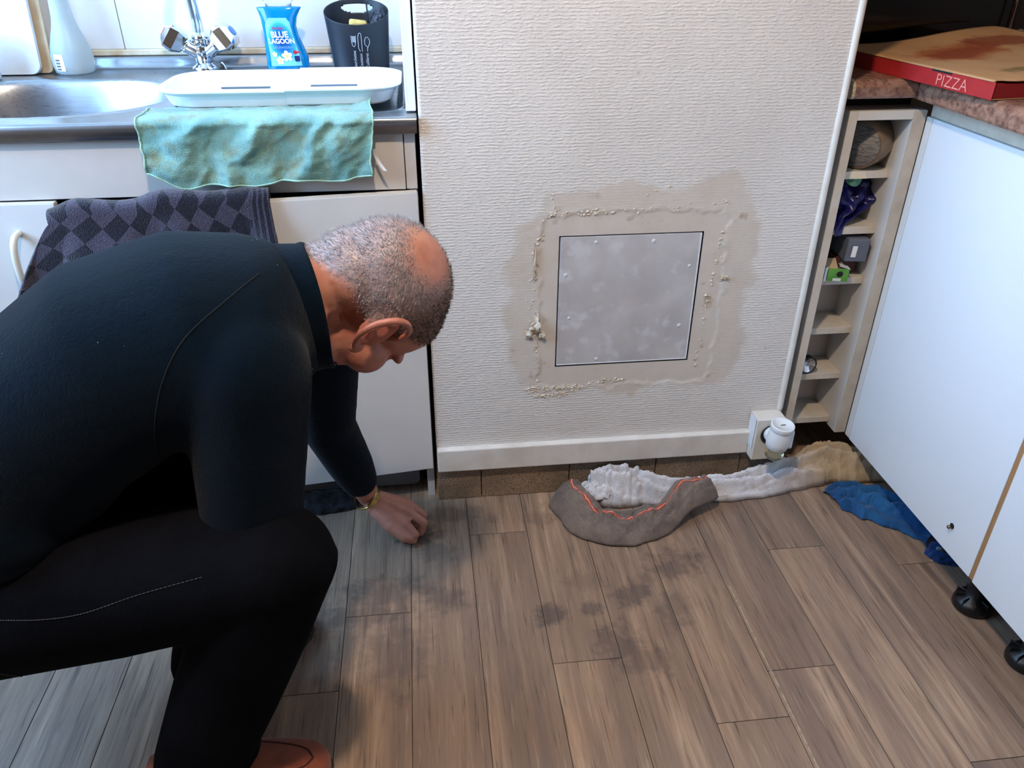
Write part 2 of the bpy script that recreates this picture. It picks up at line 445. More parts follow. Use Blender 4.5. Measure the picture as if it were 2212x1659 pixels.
# skirting board, speckled tile plinth, bead down the right edge
sk = tag(mk('baseboard_center', box(.001, .752, DY - .016, DY + .004, .092, .153, .003), M['skirt']), kind='structure')
def speckle():
    n = NT('brown_speckled_tile'); p = n.pos()
    v = n.noise(p, 260, 3, 0.7); c = n.ramp(v, [(0.34, L(70, 58, 48)), (0.46, L(140, 116, 94)), (0.56, L(172, 148, 120)), (0.66, L(110, 90, 74))])
    d = n.noise(p, 9, 4); c = n.mix(n.math('MULTIPLY', step(n, d, .45, .7), .5), c, L(70, 58, 48))
    n.col(c); n.set(Roughness=0.55); n.bump(v, 0.3, .001); return n.m
M['speckle'] = speckle()
pl = tag(mk('trim_1', box(0, .83, DY + .006, DY + .012, 0, .092), M['dark_void']), kind='structure')
for a, b in ((-.001, .1025), (.1035, .3165), (.3175, .531), (.532, .745), (.746, .83)):
    mk('tile', box(a + .0006, b - .0006, DY - .001 + random.uniform(0, .002), DY + .007, .001, .0915, .001), M['speckle'], pl)
bd = tag(mk('trim_2', lathe([(0, 0), (.0065, 0), (.0072, .01), (.0068, .6), (.0072, 1.2), (.0068, ZC - .2), (0, ZC - .2)], (.8215, DY - .001, .2), n=14), M['white_paint'], smooth=True), kind='structure')
# white lining strip between the tiles and the duct
M['strip_paint'] = mat('white_strip', L(238, 238, 236), 0.35)
tag(mk('trim_3', box(-.0225, -.0035, 1.545, YB, .9, ZC - .1, .002), M['strip_paint']), kind='structure')

# ---- hatch
M['hatch'] = None
def hatch_mat():
    n = NT('grey_plasterboard'); p = n.pos()
    a = n.noise(p, 13, 4, 0.5); b = n.noise(n.mapping(p, loc=(3, 1, 2)), 24, 4, 0.55)
    c = n.ramp(a, [(0.3, L(184, 179, 177)), (0.5, L(194, 189, 187)), (0.7, L(205, 201, 199))])
    c = n.mix(n.math('MULTIPLY', step(n, b, 0.55, 0.68), 0.6), c, L(220, 218, 218))
    sx = n.node('ShaderNodeSeparateXYZ'); n.link(p, sx.inputs[0])
    n.col(c); n.set(Roughness=0.7); n.bump(n.noise(p, 150, 2), 0.25, .0008); return n.m
M['hatch'] = hatch_mat()
hp = thing('access_hatch', (.425, DY, HZ0), 'square grey plasterboard access hatch set flush into the patched wall', 'hatch')
mk('panel', box(HX0 + .0030, HX1 - .0030, DY + .0012, DY + .014, HZ0 + .0030, HZ1 - .0030, .0010), M['hatch'], hp)
M['filler'] = mat('white_filler', L(222, 222, 222), 0.6)
for (x, z) in ((.35, .640), (.472, .638), (.289, .57), (.548, .44), (.366, .366), (.30, .47), (.555, .58)):
    r = random.uniform(.0035, .0052)
    mk('filler_spot', lathe([(r, 0), (r * .9, .0006), (r * .4, .0009), (0, .001)], (x, DY + .0013, z), (0, -1, 0), 14), M['filler'], hp, smooth=True)
mk('edge_bead', box(HX0 + .003, HX1 - .003, DY + .0002, DY + .003, HZ0 + .0032, HZ0 + .0054, .0006), M['filler'], hp)
mk('edge_bead', box(HX1 - .0062, HX1 - .0032, DY + .0002, DY + .003, HZ0 + .005, HZ1 - .004, .0006), M['filler'], hp)
# ================================================================== SINK SIDE
def ring_loft(rings, cap0=True, cap1=True, bm=None):
    if bm is None: bm = bmesh.new()
    R = [[bm.verts.new(p) for p in r] for r in rings]; n = len(R[0])
    for q, s in zip(R, R[1:]):
        for j in range(n): k = (j + 1) % n; bm.faces.new((q[j], q[k], s[k], s[j]))
    if cap0: bm.faces.new(R[0][::-1])
    if cap1: bm.faces.new(R[-1])
    bmesh.ops.recalc_face_normals(bm, faces=bm.faces[:])
    return bm
def rrect(cx, cy, hx, hy, r, z, n=8):
    out = []; r = min(r, hx - 1e-4, hy - 1e-4)
    for k, (sx, sy) in enumerate(((1, 1), (-1, 1), (-1, -1), (1, -1))):
        for i in range(n + 1):
            a = math.pi / 2 * (k + i / n)
            out.append(Vector((cx + sx * (hx - r) + r * math.cos(a), cy + sy * (hy - r) + r * math.sin(a), z)))
    return out
def sup(cx, cy, a, b, z, p=2.6, n=48):
    out = []
    for i in range(n):
        t = 2 * math.pi * i / n; c, s = math.cos(t), math.sin(t)
        out.append(Vector((cx + a * math.copysign(abs(c) ** (2 / p), c), cy + b * math.copysign(abs(s) ** (2 / p), s), z)))
    return out
def text2d(s, size, bold=0.0, align='CENTER'):
    cu = bpy.data.curves.new('t', 'FONT'); cu.body = s; cu.size = size; cu.align_x = align; cu.offset = bold; cu.resolution_u = 3
    o = bpy.data.objects.new('t', cu); COL.objects.link(o)
    dg = bpy.context.evaluated_depsgraph_get(); me = bpy.data.meshes.new_from_object(o.evaluated_get(dg))
    v = [tuple(x.co) for x in me.vertices]; f = [tuple(p.vertices) for p in me.polygons]
    bpy.data.objects.remove(o); bpy.data.curves.remove(cu); bpy.data.meshes.remove(me)
    return v, f

def steel_mat():
    n = NT('brushed_steel'); p = n.coord('Object')
    g = n.noise(n.mapping(p, (4, 300, 300)), 1.0, 3); b = n.noise(p, 9, 3)
    n.col(n.mix(step(n, b, .35, .7), L(146, 150, 156), L(162, 166, 172)))
    n.set(Metallic=1.0, Roughness=n.math('ADD', 0.22, n.math('MULTIPLY', g, 0.14))); return n.m
M['steel'] = steel_mat()

# ---- cabinet under the sink
cb = thing('sink_cabinet', (-.56, 1.82, 0), 'white sink base cabinet with one door ajar left of the patched wall', 'cabinet')
mk('side_panel', box(-.0255, -.0085, 1.532, 2.1, 0, .866, .001), M['white_lam'], cb)
mk('side_panel', box(-1.35, -1.333, 1.532, 2.1, 0, .866, .001), M['white_lam'], cb)
mk('bottom_panel', box(-1.333, -.0255, 1.54, 2.1, .10, .116), M['rail'], cb)
mk('back_panel', box(-1.333, -.0255, 2.09, 2.1, .1, .80), M['dark_void'], cb)
mk('front_rail', box(-1.35, -.031, 1.514, 1.531, .7615, .866, .0012), M['rail'], cb)
mk('end_strip', box(-.0295, -.0085, 1.516, 1.532, .7615, .866, .0012), M['rail'], cb)
pz = rrect(0, 0, .5, .046, .014, 0)
mk('plinth', ring_loft([[Vector((-.545 + q.x, 1.575 + d, .052 + q.y)) for q in pz] for d in (0, .014)]), mat('grey_plinth', L(128, 130, 134), 0.35), cb)
ld = mk('door', box(-1.34, -.6765, 1.503, 1.5205, .103, .7575, .0014), M['white_lam'], cb)
mk('edge_banding', box(-1.339, -.677, 1.5035, 1.5202, .7572, .7582), M['white_edge'], ld)
hnd = bez([(-.752, 1.504, .703), (-.752, 1.482, .702), (-.753, 1.470, .688), (-.755, 1.466, .66), (-.756, 1.468, .625), (-.757, 1.480, .606), (-.757, 1.504, .604)], 30)
mk('handle', tube(hnd, .0062, 10), mat('cream_handle', L(226, 220, 206), 0.35), ld, smooth=True)
# the right-hand door stands ajar, hinged at its right edge
HG = Vector((-.0105, 1.517, 0)); ANG = math.radians(6.4)
EA = Vector((-math.cos(ANG), -math.sin(ANG), 0)); NA = Vector((math.sin(ANG), -math.cos(ANG), 0))
def door_pt(s, out, z): return HG + EA * s + NA * out + Vector((0, 0, z))
def door_box(s0, s1, o0, o1, z0, z1, bev=.0014):
    bm = box(s0, s1, o0, o1, z0, z1, bev)
    for v in bm.verts: v.co = door_pt(v.co.x, v.co.y, v.co.z)
    bmesh.ops.recalc_face_normals(bm, faces=bm.faces[:]); return bm
rd = mk('door', door_box(0, .652, -.005, .0125, .1, .7575), M['white_lam'], cb)
mk('edge_banding', door_box(.001, .651, -.0045, .012, .7572, .7584, 0), M['white_edge'], rd)
for z in (.2, .66): mk('hinge', box(-.06, -.027, 1.533, 1.56, z - .02, z + .02, .003), M['chrome'], cb)

# ---- stainless sink
SZ = .898
sk_ = thing('kitchen_sink', (-.6, 1.82, .868), 'stainless steel kitchen sink with oval bowl and draining surface', 'sink')
SX0, SX1, SY0, SY1 = -1.42, -.004, 1.512, 2.158
def sinkz(x, y):
    z = SZ
    dx, dy = abs(x + .76) / .262, abs(y - 1.775) / .212
    d = (dx ** 2.5 + dy ** 2.5) ** (1 / 2.5)
    z -= .150 * sm(1.0, .80, d) + .012 * sm(.8, 0, d)
    z += .0022 * math.exp(-((d - 1.035) / .018) ** 2)
    r = rbox(x, y, -.462, -.030, 1.556, 2.065, .05)
    z -= .0075 * sm(0, .010, r); z += .0018 * math.exp(-((r + .003) / .004) ** 2)
    if r > .02: z += .0012 * sm(.02, .03, r) * (0.5 + 0.5 * math.cos(x * 2 * math.pi / .04))
    z += .026 * sm(2.138, 2.154, y) ** 1.5
    return z
def sink_geo():
    xs = np.concatenate([np.linspace(SX0, -1.05, 20)[:-1], np.linspace(-1.05, SX1, 300)]); ys = np.linspace(SY0, SY1, 176)
    vv = [(x, y, sinkz(x, y)) for y in ys for x in xs]; n = len(xs)
    ff = [(j * n + i, j * n + i + 1, (j + 1) * n + i + 1, (j + 1) * n + i) for j in range(len(ys) - 1) for i in range(n - 1)]
    return vv, ff
mk('basin_top', sink_geo(), M['steel'], sk_, smooth=True)
prof = [(1.512, SZ), (1.508, SZ + .0006), (1.503, SZ - .001), (1.5005, SZ - .004), (1.5, SZ - .010), (1.5, .8695), (1.502, .8685), (1.520, .8685)]
mk('front_apron', grid(1, len(prof) - 1, lambda u, v: (lerp(SX0, SX1, u), *prof[round(v * (len(prof) - 1))])), M['steel'], sk_, smooth=True)
prof2 = [(SX1, SZ), (SX1 + .0015, SZ - .004), (SX1 + .0015, .8685)]
mk('end_apron', grid(1, 2, lambda u, v: (prof2[round(v * 2)][0], lerp(1.5, 2.158, u), prof2[round(v * 2)][1])), M['steel'], sk_)
mk('drain', lathe([(.0, .004), (.028, .004), (.033, .006), (.037, .003), (.038, 0)], (-.76, 1.78, SZ - .163), n=28), M['chrome'], sk_, smooth=True)
# water drops on the steel behind the bowl
M['water'] = mat('water_drop', (1, 1, 1, 1), 0.02, trans=1.0, ior=1.33)
bm = bmesh.new()
for k in range(16):
    x = random.uniform(-.63, -.54); y = random.uniform(2.055, 2.10); r = random.uniform(.0012, .003)
    lathe([(r, 0), (r * .85, r * .4), (r * .5, r * .62), (0, r * .7)], (x, y, sinkz(x, y)), n=10, bm=bm)
tag(mk('water_drop', bm, M['water'], smooth=True), 'clear water drops scattered on the steel behind the sink bowl', 'water', kind='stuff')

# ---- mixer tap
tp = thing('mixer_tap', (-.505, 2.095, SZ), 'chrome two-handled mixer tap standing at the back of the sink', 'tap')
TB = Vector((-.507, 2.108, SZ))
mk('base', lathe([(0, 0), (.030, 0), (.031, .004), (.027, .010), (.020, .014), (.018, .022)], TB, n=32), M['chrome'], tp, smooth=True)
mk('body', lathe([(.0, .012), (.019, .012), (.020, .03), (.021, .05), (.018, .062), (.020, .066), (.020, .076), (.014, .084), (0, .085)], TB, n=32), M['chrome'], tp, smooth=True)
sp = bez([TB + V(0, 0, .07), TB + V(-.001, -.004, .12), TB + V(-.004, -.015, .18), TB + V(-.008, -.04, .24), TB + V(-.012, -.09, .275), TB + V(-.016, -.15, .27), TB + V(-.018, -.175, .245)], 36)
mk('spout', tube(sp, [.0125 - .003 * i / 36 for i in range(37)], 16), M['chrome'], tp, smooth=True)
M['red_cap'] = mat('red_cap', L(190, 40, 30), 0.3); M['blue_cap'] = mat('blue_cap', L(70, 130, 200), 0.3)
for s, cm in ((-1, M['red_cap']), (1, M['blue_cap'])):
    ax = Vector((s * .80, -.12, .58)).normalized(); c0 = TB + V(0, 0, .030)
    mk('arm', lathe([(.014, .008), (.0165, .02), (.0165, .038), (.018, .041), (.018, .046), (.014, .048)], c0, ax, 20), M['chrome'], tp, smooth=True)
    d, a, b = frame(ax); rr = []
    for (h, r, rot) in ((.044, .014, 0), (.049, .026, 0), (.068, .037, 0), (.088, .034, 0), (.098, .020, 0), (.0985, .019, 0)):
        rr.append([c0 + d * h + (a * math.cos(t) + b * math.sin(t)) * r for t in [math.pi / 4 + i * math.pi / 2 + o for i in range(4) for o in (-.13, .13)]])
    hd = mk('handle', ring_loft(rr), M['chrome'], tp)
    mk('cap', lathe([(.012, .0985), (.0115, .1), (0, .1005)], c0, ax, 20), cm, hd)

# plug on its chain
pg = thing('sink_plug', (-.452, 2.03, SZ), 'black rubber sink plug lying behind the white tray', 'sink plug')
mk('stopper', lathe([(0, 0), (.020, 0), (.026, .005), (.027, .008), (.024, .011), (.008, .014), (.007, .021), (.004, .024), (0, .024)], (-.452, 2.03, SZ), n=28), M['black_pl'], pg, smooth=True)
bm = bmesh.new()
for i in range(26):
    t = i / 25; c = Vector((-.452 + .012 * math.sin(t * 3) + .002, 2.03 - .022 * t - .01 * t * t, SZ + .0255 - .022 * sm(0, .55, t)))
    bmesh.ops.create_icosphere(bm, subdivisions=1, radius=.0019, matrix=Matrix.Translation(c))
mk('chain', bm, M['chrome'], pg, smooth=True)

# ---- blue washing-up liquid
sb = thing('dish_soap_bottle', (-.307, 2.075, SZ), 'bright blue washing-up liquid bottle with a floral label', 'bottle')
SC_, SD = -.307, 2.075
SP = [(0, .043, .022, 0), (.003, .047, .024, .001), (.012, .0495, .026, .003), (.03, .0495, .026, .003), (.055, .045, .025, -.001), (.080, .040, .024, -.005), (.100, .039, .023, -.007), (.118, .042, .021, -.006), (.132, .048, .018, -.004), (.138, .051, .016, -.003), (.140, .050, .015, -.003), (.141, .030, .012, -.003)]
def sprof(h):
    for p, q in zip(SP, SP[1:]):
        if h <= q[0]:
            t = (h - p[0]) / (q[0] - p[0]); return [lerp(p[k], q[k], t) for k in (1, 2, 3)]
    return SP[-1][1:]
def soap_front(a, h, off=.0007):
    w_, d_, s_ = sprof(h); t = min(1, abs(a) / w_)
    return Vector((SC_ + s_ + a, SD - d_ * (1 - t ** 2.6) ** (1 / 2.6) - off, SZ + h))
n_ = NT('blue_liquid'); n_.col(L(0, 150, 222)); n_.set(Roughness=0.12, Transmission_Weight=0.35, IOR=1.4, Coat_Weight=0.4); M['blue_liq'] = n_.m
mk('body', ring_loft([sup(SC_ + s_, SD, w_, d_, SZ + h) for h, w_, d_, s_ in SP]), M['blue_liq'], sb, smooth=True)
M['clear'] = mat('clear_plastic', (0.95, 0.98, 1, 1), 0.08, trans=0.85, ior=1.3)
mk('cap', ring_loft([sup(SC_ - .003, SD, w_, d_, SZ + h) for h, w_, d_ in ((.141, .030, .012), (.150, .030, .014), (.152, .034, .017), (.178, .032, .016), (.181, .028, .013))]), M['clear'], sb, smooth=True)
def label_mat():
    n = NT('soap_label'); uv = n.coord('UV'); sx = n.node('ShaderNodeSeparateXYZ'); n.link(uv, sx.inputs[0])
    du = n.math('MULTIPLY', n.math('SUBTRACT', sx.outputs[0], .52), 1.9); dv = n.math('MULTIPLY', n.math('SUBTRACT', sx.outputs[1], .52), 2.3)
    d = n.math('SQRT', n.math('ADD', n.math('MULTIPLY', du, du), n.math('MULTIPLY', dv, dv)))
    n.col(n.ramp(d, [(0.15, L(8, 70, 150)), (0.5, L(20, 110, 190)), (0.85, L(60, 180, 230)), (1.0, L(130, 215, 240))])); n.set(Roughness=0.25); return n.m
def lab(u, v):
    h = lerp(.014, .118, v); w_ = lerp(.036, .027, v) * (1 - .25 * sm(.9, 1, v)); return soap_front((u - .5) * 2 * w_ - .001, h, .0006)
lb = mk('label', grid(20, 26, lab), label_mat(), sb, smooth=True)
M['print_white'] = mat('white_print', L(245, 248, 250), 0.4); M['print_navy'] = mat('navy_print', L(20, 40, 110), 0.4); M['print_red'] = mat('red_print', L(200, 40, 60), 0.4); M['print_yellow'] = mat('yellow_print', L(240, 200, 90), 0.4); M['print_grey'] = mat('pale_blue_print', L(140, 185, 225), 0.4)
def soap_text(s, size, h, m_, bold=0, xs=1.0, dx=0):
    v, f = text2d(s, size, bold); mk('lettering', ([soap_front(x * xs + dx, h + y, .0012) for x, y, _ in v], f), m_, lb)
soap_text('Auchan', .0085, .094, M['print_red'], .0001, 1.0, -.002)
soap_text('BLUE', .0185, .0765, M['print_white'], .0006, .95, -.001)
soap_text('LAGOON', .0150, .0635, M['print_white'], .0005, .92, 0)
soap_text('DÉGRAISSANT', .0078, .0525, M['print_grey'], 0, .95, .001)
def petal_flower(cx, ch, r, m_):
    vv, ff = [], []
    for k in range(5):
        a = k * 2 * math.pi / 5 + .4; b = len(vv)
        for (t, w_) in ((0, .1), (.4, .34), (.75, .36), (1, .12)):
            for s in (-1, 1):
                q = (cx + r * (t * math.cos(a) - s * w_ * math.sin(a)), ch + r * (t * math.sin(a) + s * w_ * math.cos(a))); vv.append(soap_front(q[0], q[1], .0013))
        for i in range(3): ff.append((b + 2 * i, b + 2 * i + 1, b + 2 * i + 3, b + 2 * i + 2))
    o = mk('flower', (vv, ff), m_, lb)
    vv = [soap_front(cx + .25 * r * math.cos(t), ch + .25 * r * math.sin(t), .0016) for t in [i * math.pi / 5 for i in range(10)]]
    mk('flower_heart', (vv, [tuple(range(10))]), M['print_yellow'], lb)
petal_flower(.004, .036, .0125, M['print_white']); petal_flower(-.014, .026, .0095, M['print_white']); petal_flower(-.024, .040, .006, M['print_white'])
vv = [soap_front(.026 + .008 * math.cos(t) * (1.2 if math.cos(t) > 0 else .8), .044 + .0035 * math.sin(t) * (1 + .5 * math.cos(3 * t)), .0014) for t in [i * math.pi / 10 for i in range(20)]]
mk('red_motif', (vv, [tuple(range(20))]), M['print_red'], lb)
mk('badge', ([soap_front(.026 + x, .030 + y, .0014) for x, y in ((-.006, .006), (-.006, -.004), (-.004, -.0065), (.004, -.0065), (.006, -.004), (.006, .006))], [tuple(range(6))]), M['print_navy'], lb)

# ---- black oval utensil holder
ub = thing('utensil_holder', (-.126, 2.03, SZ), 'black oval utensil holder printed with white cutlery outlines', 'holder')
UC = Vector((-.126, 2.03, SZ - .0075))
def uell(ph, h):
    t = h / .14; rx, ry = lerp(.062, .0735, t), lerp(.043, .054, t)
    return Vector((UC.x + rx * math.sin(ph) - .004 * t, UC.y - ry * math.cos(ph), UC.z + h))
def holder_geo():
    nu, nv = 144, 60; vv, ff = [], []
    for j in range(nv + 1):
        for i in range(nu):
            ph = 2 * math.pi * i / nu; top = .117 + .046 * (1 - math.cos(ph)) / 2
            vv.append(uell(ph, top * j / nv))
    for j in range(nv):
        for i in range(nu):
            ph = 2 * math.pi * (i + .5) / nu; top = .117 + .046 * (1 - math.cos(ph)) / 2; h = top * (j + .5) / nv
            a = (ph - math.pi) * .05
            if (a / .026) ** 2 + ((h - .143) / .010) ** 2 < 1: continue
            ff.append((j * nu + i, j * nu + (i + 1) % nu, (j + 1) * nu + (i + 1) % nu, (j + 1) * nu + i))
    ff.append(tuple(range(nu))[::-1])
    return vv, ff
M['black_matt'] = mat('black_matt_plastic', L(24, 28, 38), 0.42, var=L(20, 24, 34), vscale=30)
solid(mk('bin_wall', holder_geo(), M['black_matt'], ub, smooth=True), .0018)
def ufront(a, h):
    t = h / .14; rx = lerp(.062, .0735, t); p = uell(math.asin(max(-.99, min(.99, (a + .004 * t) / rx))), h)
    return p + Vector((a * 3, -1, 0)).normalized() * .0016
def uline(pts, r=.0006): return tube([ufront(a, h) for a, h in pts], r, 6)
M['print_line'] = mat('pale_grey_print', L(190, 196, 206), 0.5)
for k, (s, a0, h0, h1) in enumerate((('Les Fourchettes', -.012, .010, .062), ('Les Couteaux', .002, .010, .056), ('Les Cuillères', .016, .008, .056))):
    v, f = text2d(s, .0095, 0, 'LEFT'); wmax = max(q[0] for q in v)
    mk('lettering', ([ufront(a0 + .003 - y, h0 + x * (h1 - h0) / wmax) for x, y, _ in v], f), M['print_line'], ub)
fk = [(-.0165, .094)] + [(-.0165, .080), (-.0158, .074), (-.012, .070), (-.012, .062)]
mk('fork_outline', uline([(-.017, .094), (-.0165, .080), (-.015, .073), (-.0115, .070), (-.0095, .073), (-.0075, .080), (-.0068, .094)]), M['print_line'], ub)
for a in (-.0145, -.0120, -.0095): mk('fork_tine', uline([(a, .093), (a + .0003, .080)], .0008), M['print_line'], ub)
mk('knife_outline', uline([(.001, .060), (.0000, .064), (-.002, .068), (-.002, .090), (.000, .098), (.0035, .100), (.0058, .097), (.0060, .060)]), M['print_line'], ub)
mk('spoon_outline', uline([(.0175, .070), (.013, .075), (.0125, .083), (.0155, .090), (.0195, .0905), (.0235, .085), (.0235, .077), (.0205, .0715), (.0185, .068), (.0175, .060)]), M['print_line'], ub)
# what stands in it
sg = tag(mk('sponge', box(-.152, -.112, 1.995, 2.022, SZ + .012, SZ + .117, .005, 3, (.06, .12, .1)), mat('yellow_sponge', L(222, 200, 128), 0.9, var=L(196, 168, 92), vscale=60, bump=(300, .8, .002)), smooth=True), 'yellow cellulose sponge standing in the black utensil holder', 'sponge')
kb = thing('steel_spatula', (-.105, 2.03, SZ), 'dark blade standing upright in the black utensil holder', 'utensil')
mk('blade', box(-.104, -.102, 2.005, 2.045, SZ + .008, SZ + .19, .0006, 1, (0, -.03, 0)), mat('dark_steel', L(60, 62, 66), 0.3, 0.8), kb)
mk('grip', box(-.109, -.101, 2.012, 2.036, SZ + .19, SZ + .25, .003), M['black_pl'], kb)
def scour():
    bm = bmesh.new(); bmesh.ops.create_icosphere(bm, subdivisions=4, radius=1)
    for v in bm.verts:
        c = v.co; k = 1 + .22 * fb(c.x * 3, c.y * 3, c.z * 3 + 5); v.co = Vector((c.x * .017 * k, c.y * .014 * k, c.z * .035 * k))
        v.co = Euler((0, .3, 0)).to_matrix() @ v.co + Vector((-.083, 2.015, SZ + .105))
    return bm
tag(mk('scouring_pad', scour(), mat('grey_scourer', L(72, 78, 90), 0.35, 0.4, var=L(30, 33, 40), vscale=150, bump=(260, 1.0, .004)), smooth=True), 'dark grey scouring pad in the black utensil holder', 'scourer')

# ---- frosted bottle and things at the far left of the sink
M['frost'] = mat('frosted_plastic', (0.80, 0.90, 0.92, 1), 0.28, trans=0.6, ior=1.25)
fbz = SZ
bt = thing('clear_bottle', (-.80, 2.085, fbz), 'frosted pear-shaped plastic bottle by the left tile joint', 'bottle')
mk('body', lathe([(0, 0), (.036, 0), (.042, .004), (.0455, .02), (.0455, .04), (.042, .058), (.035, .08), (.028, .10), (.0235, .12), (.0215, .145), (.0205, .16), (.0205, .175), (0, .176)], (-.80, 2.085, fbz), n=36), M['frost'], bt, smooth=True)
mk('neck_cap', lathe([(.0, .176), (.016, .176), (.018, .18), (.018, .20), (.014, .206), (0, .206)], (-.80, 2.085, fbz), n=28), M['white_pl'], bt, smooth=True)
def bfront(a, h, R=.0458): return Vector((-.80 + R * math.sin(a), 2.085 - R * math.cos(a), fbz + h))
lbl = mk('label', grid(8, 4, lambda u, v: bfront(lerp(-.62, -.10, u), lerp(.010, .046, v))), mat('white_label', L(235, 240, 240), 0.4), bt, smooth=True)
for k, h in enumerate((.012, .0185, .025, .0315)):
    mk('barcode_stripe', grid(5, 1, lambda u, v, h=h: bfront(lerp(-.55, -.30, u), h + .0035 * v, .0463)), mat('grey_stripe_%d' % k, L(95, 100, 108), 0.5), lbl)
def rslab(cx, cz, hx, hz, r, y0, y1, tilt):
    pts = rrect(cx, cz, hx, hz, r, 0)
    bm = ring_loft([[Vector((q.x, y, q.y)) for q in pts] for y in (y0, y0 + .002, y1 - .002, y1)])
    bmesh.ops.rotate(bm, verts=bm.verts[:], cent=(cx, y1, cz - hz), matrix=Euler((tilt, 0, 0)).to_matrix()); return bm
tag(mk('cutting_board', rslab(-.99, SZ + .151, .125, .15, .022, 2.052, 2.064, -.14), mat('white_board', L(230, 234, 236), 0.35, var=L(214, 222, 226), vscale=8)), 'white rounded plastic board leaning at the left end of the sink', 'board')
tag(mk('serving_tray', rslab(-.975, SZ + .161, .128, .16, .012, 2.075, 2.085, -.14), mat('beige_board', L(214, 196, 166), 0.45, var=L(190, 164, 126), vscale=10)), 'beige board leaning behind the white plastic board', 'board')
tb_ = thing('cleaner_tub', (-.975, 1.99, SZ), 'white tub with a red label at the far left of the sink', 'tub')
TC = Vector((-.978, 1.985, SZ))
mk('body', lathe([(0, 0), (.044, 0), (.05, .004), (.052, .02), (.052, .075), (.048, .082), (.05, .088), (.05, .10), (0, .101)], TC, n=36), M['white_pl'], tb_, smooth=True)
mk('label', grid(24, 6, lambda u, v: TC + V(.0526 * math.sin(lerp(-1.3, 1.0, u)), -.0526 * math.cos(lerp(-1.3, 1.0, u)), lerp(.014, .070, v))), mat('red_label', L(196, 52, 60), 0.4, var=L(232, 214, 210), vscale=40, vlo=.52, vhi=.56, stretch=(.3, .3, 1.6)), tb_, smooth=True)

# ---- white drainer tray, two sliding halves
ty = thing('dish_tray', (-.26, 1.70, SZ), 'white extending plastic tray across the right of the sink', 'tray')
TRP = [(.026, -.030), (.020, -.026), (.010, -.006), (.002, -.001), (0, .001), (.0, .0035), (.004, .0048), (.012, .004), (.018, -.004), (.032, -.022), (.042, -.026)]
def tray_half(cut, keep_left, grow):
    rings = [rrect(-.262, 1.702, .230 - i + grow, .128 - i * .9 + grow, .075 - i * .6, .932 + z + grow * .8, 12) for i, z in TRP]
    bm = ring_loft(rings)
    bmesh.ops.bisect_plane(bm, geom=bm.verts[:] + bm.edges[:] + bm.faces[:], plane_co=(cut, 0, 0), plane_no=(1 if keep_left else -1, 0, 0), clear_outer=True)
    return bm
n_ = NT('translucent_white_plastic'); n_.col(L(240, 243, 244)); n_.set(Roughness=0.3); M['tray'] = n_.m
mk('tray_half', tray_half(-.215, True, 0), M['tray'], ty, smooth=False)
mk('tray_half', tray_half(-.245, False, .0028), M['tray'], ty, smooth=False)
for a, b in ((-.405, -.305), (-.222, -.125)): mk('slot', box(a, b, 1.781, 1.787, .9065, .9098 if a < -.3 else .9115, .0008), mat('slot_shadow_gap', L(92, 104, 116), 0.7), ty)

# ---- green microfibre cloth over the front edge of the sink
def terry(name, c1, c2, c3, scale=9):
    n = NT(name); p = n.coord('Object')
    a = n.noise(p, scale, 5, .6); b = n.noise(n.mapping(p, (1, 1, 1.0), (5, 2, 1)), scale * 1.7, 4)
    c = n.mix(step(n, a, .42, .62), c1, c2); c = n.mix(n.math('MULTIPLY', step(n, b, .52, .66), .75), c, c3)
    pile = n.noise(p, 620, 1, .7); c = n.mix(n.math('MULTIPLY', step(n, pile, .3, .5), -.0), c, c)
    c = n.mix(.35, c, n.mix(1.0, c, n.ramp(pile, [(.3, (.45, .45, .45, 1)), (.65, (1.3, 1.3, 1.3, 1))]), 'MULTIPLY'))
    n.col(c); n.set(Roughness=0.95, Sheen_Weight=0.4); n.b.inputs['Specular IOR Level'].default_value = .1
    n.bump(pile, 0.9, .003); return n.m
gt = thing('green_cloth', (-.29, 1.5, .78), 'green microfibre cloth draped over the front edge of the sink', 'cloth')
def green(u, v):
    x = lerp(-.498, -.084, u)
    # v: 0 at the back edge on the sink, then over the edge and down
    Lt, Lf = .085, .122 - .012 * math.sin(u * 5) * .5 - .022 * sm(.2, 1, u) + .004 * math.sin(u * 17) - .035 * sm(.18, 0, u)
    s = v * (Lt + Lf)
    q_ = u * 19 + v * 7.5 + 2.6 * fb(u * 3.1, v * 2.2, 8); fold = sm(.30, .55, v) * (.010 * fb(u * 6 + v * 2.4, v * 2.2, 2.0, 3) + .0085 * math.sin(q_) * (.6 + .8 * fb(u * 4, v * 3, 5)) + .004 * math.sin(q_ * 1.9 + 1))
    if s < Lt - .012:
        y = 1.50 + .009 + (Lt - s); z = SZ + .0062 + .006 * abs(fb(u * 4, v * 6, 3)) + .012 * sm(.9, 1, u) * sm(.35, 0, v)
        x += .012 * (1 - v / .4) * (u - .5) * -1.0
    else:
        r = .014; q = s - (Lt - .012); arc = r * math.pi / 2
        if q < arc:
            t = q / r; y = 1.50 + .009 + .012 - (r + .0125) * math.sin(t) - .002; z = SZ + .0062 - r + r * math.cos(t) + .001
        else:
            y = 1.50 - .0055; z = SZ + .0045 - r - (q - arc) + .002
    y -= max(0, fold + .009 * sm(.3, .6, v)) if s > Lt - .012 else 0
    x += .006 * fb(v * 3, u * 2, 11) + .012 * (.5 - u) * sm(.4, 1, v)
    return (x, y - .001, z)
M['green'] = terry('green_microfibre', L(142, 192, 184), L(108, 162, 160), L(134, 142, 108), 11)
gc = mk('fabric', grid(120, 60, green), M['green'], gt, smooth=True); solid(gc, .0032, 1.0)
M['hem'] = mat('pale_green_hem', L(168, 212, 192), 0.9, bump=(700, .8, .002))
hem = [Vector(green(i / 80, 1.0)) + V(0, -.0012, 0) for i in range(81)]
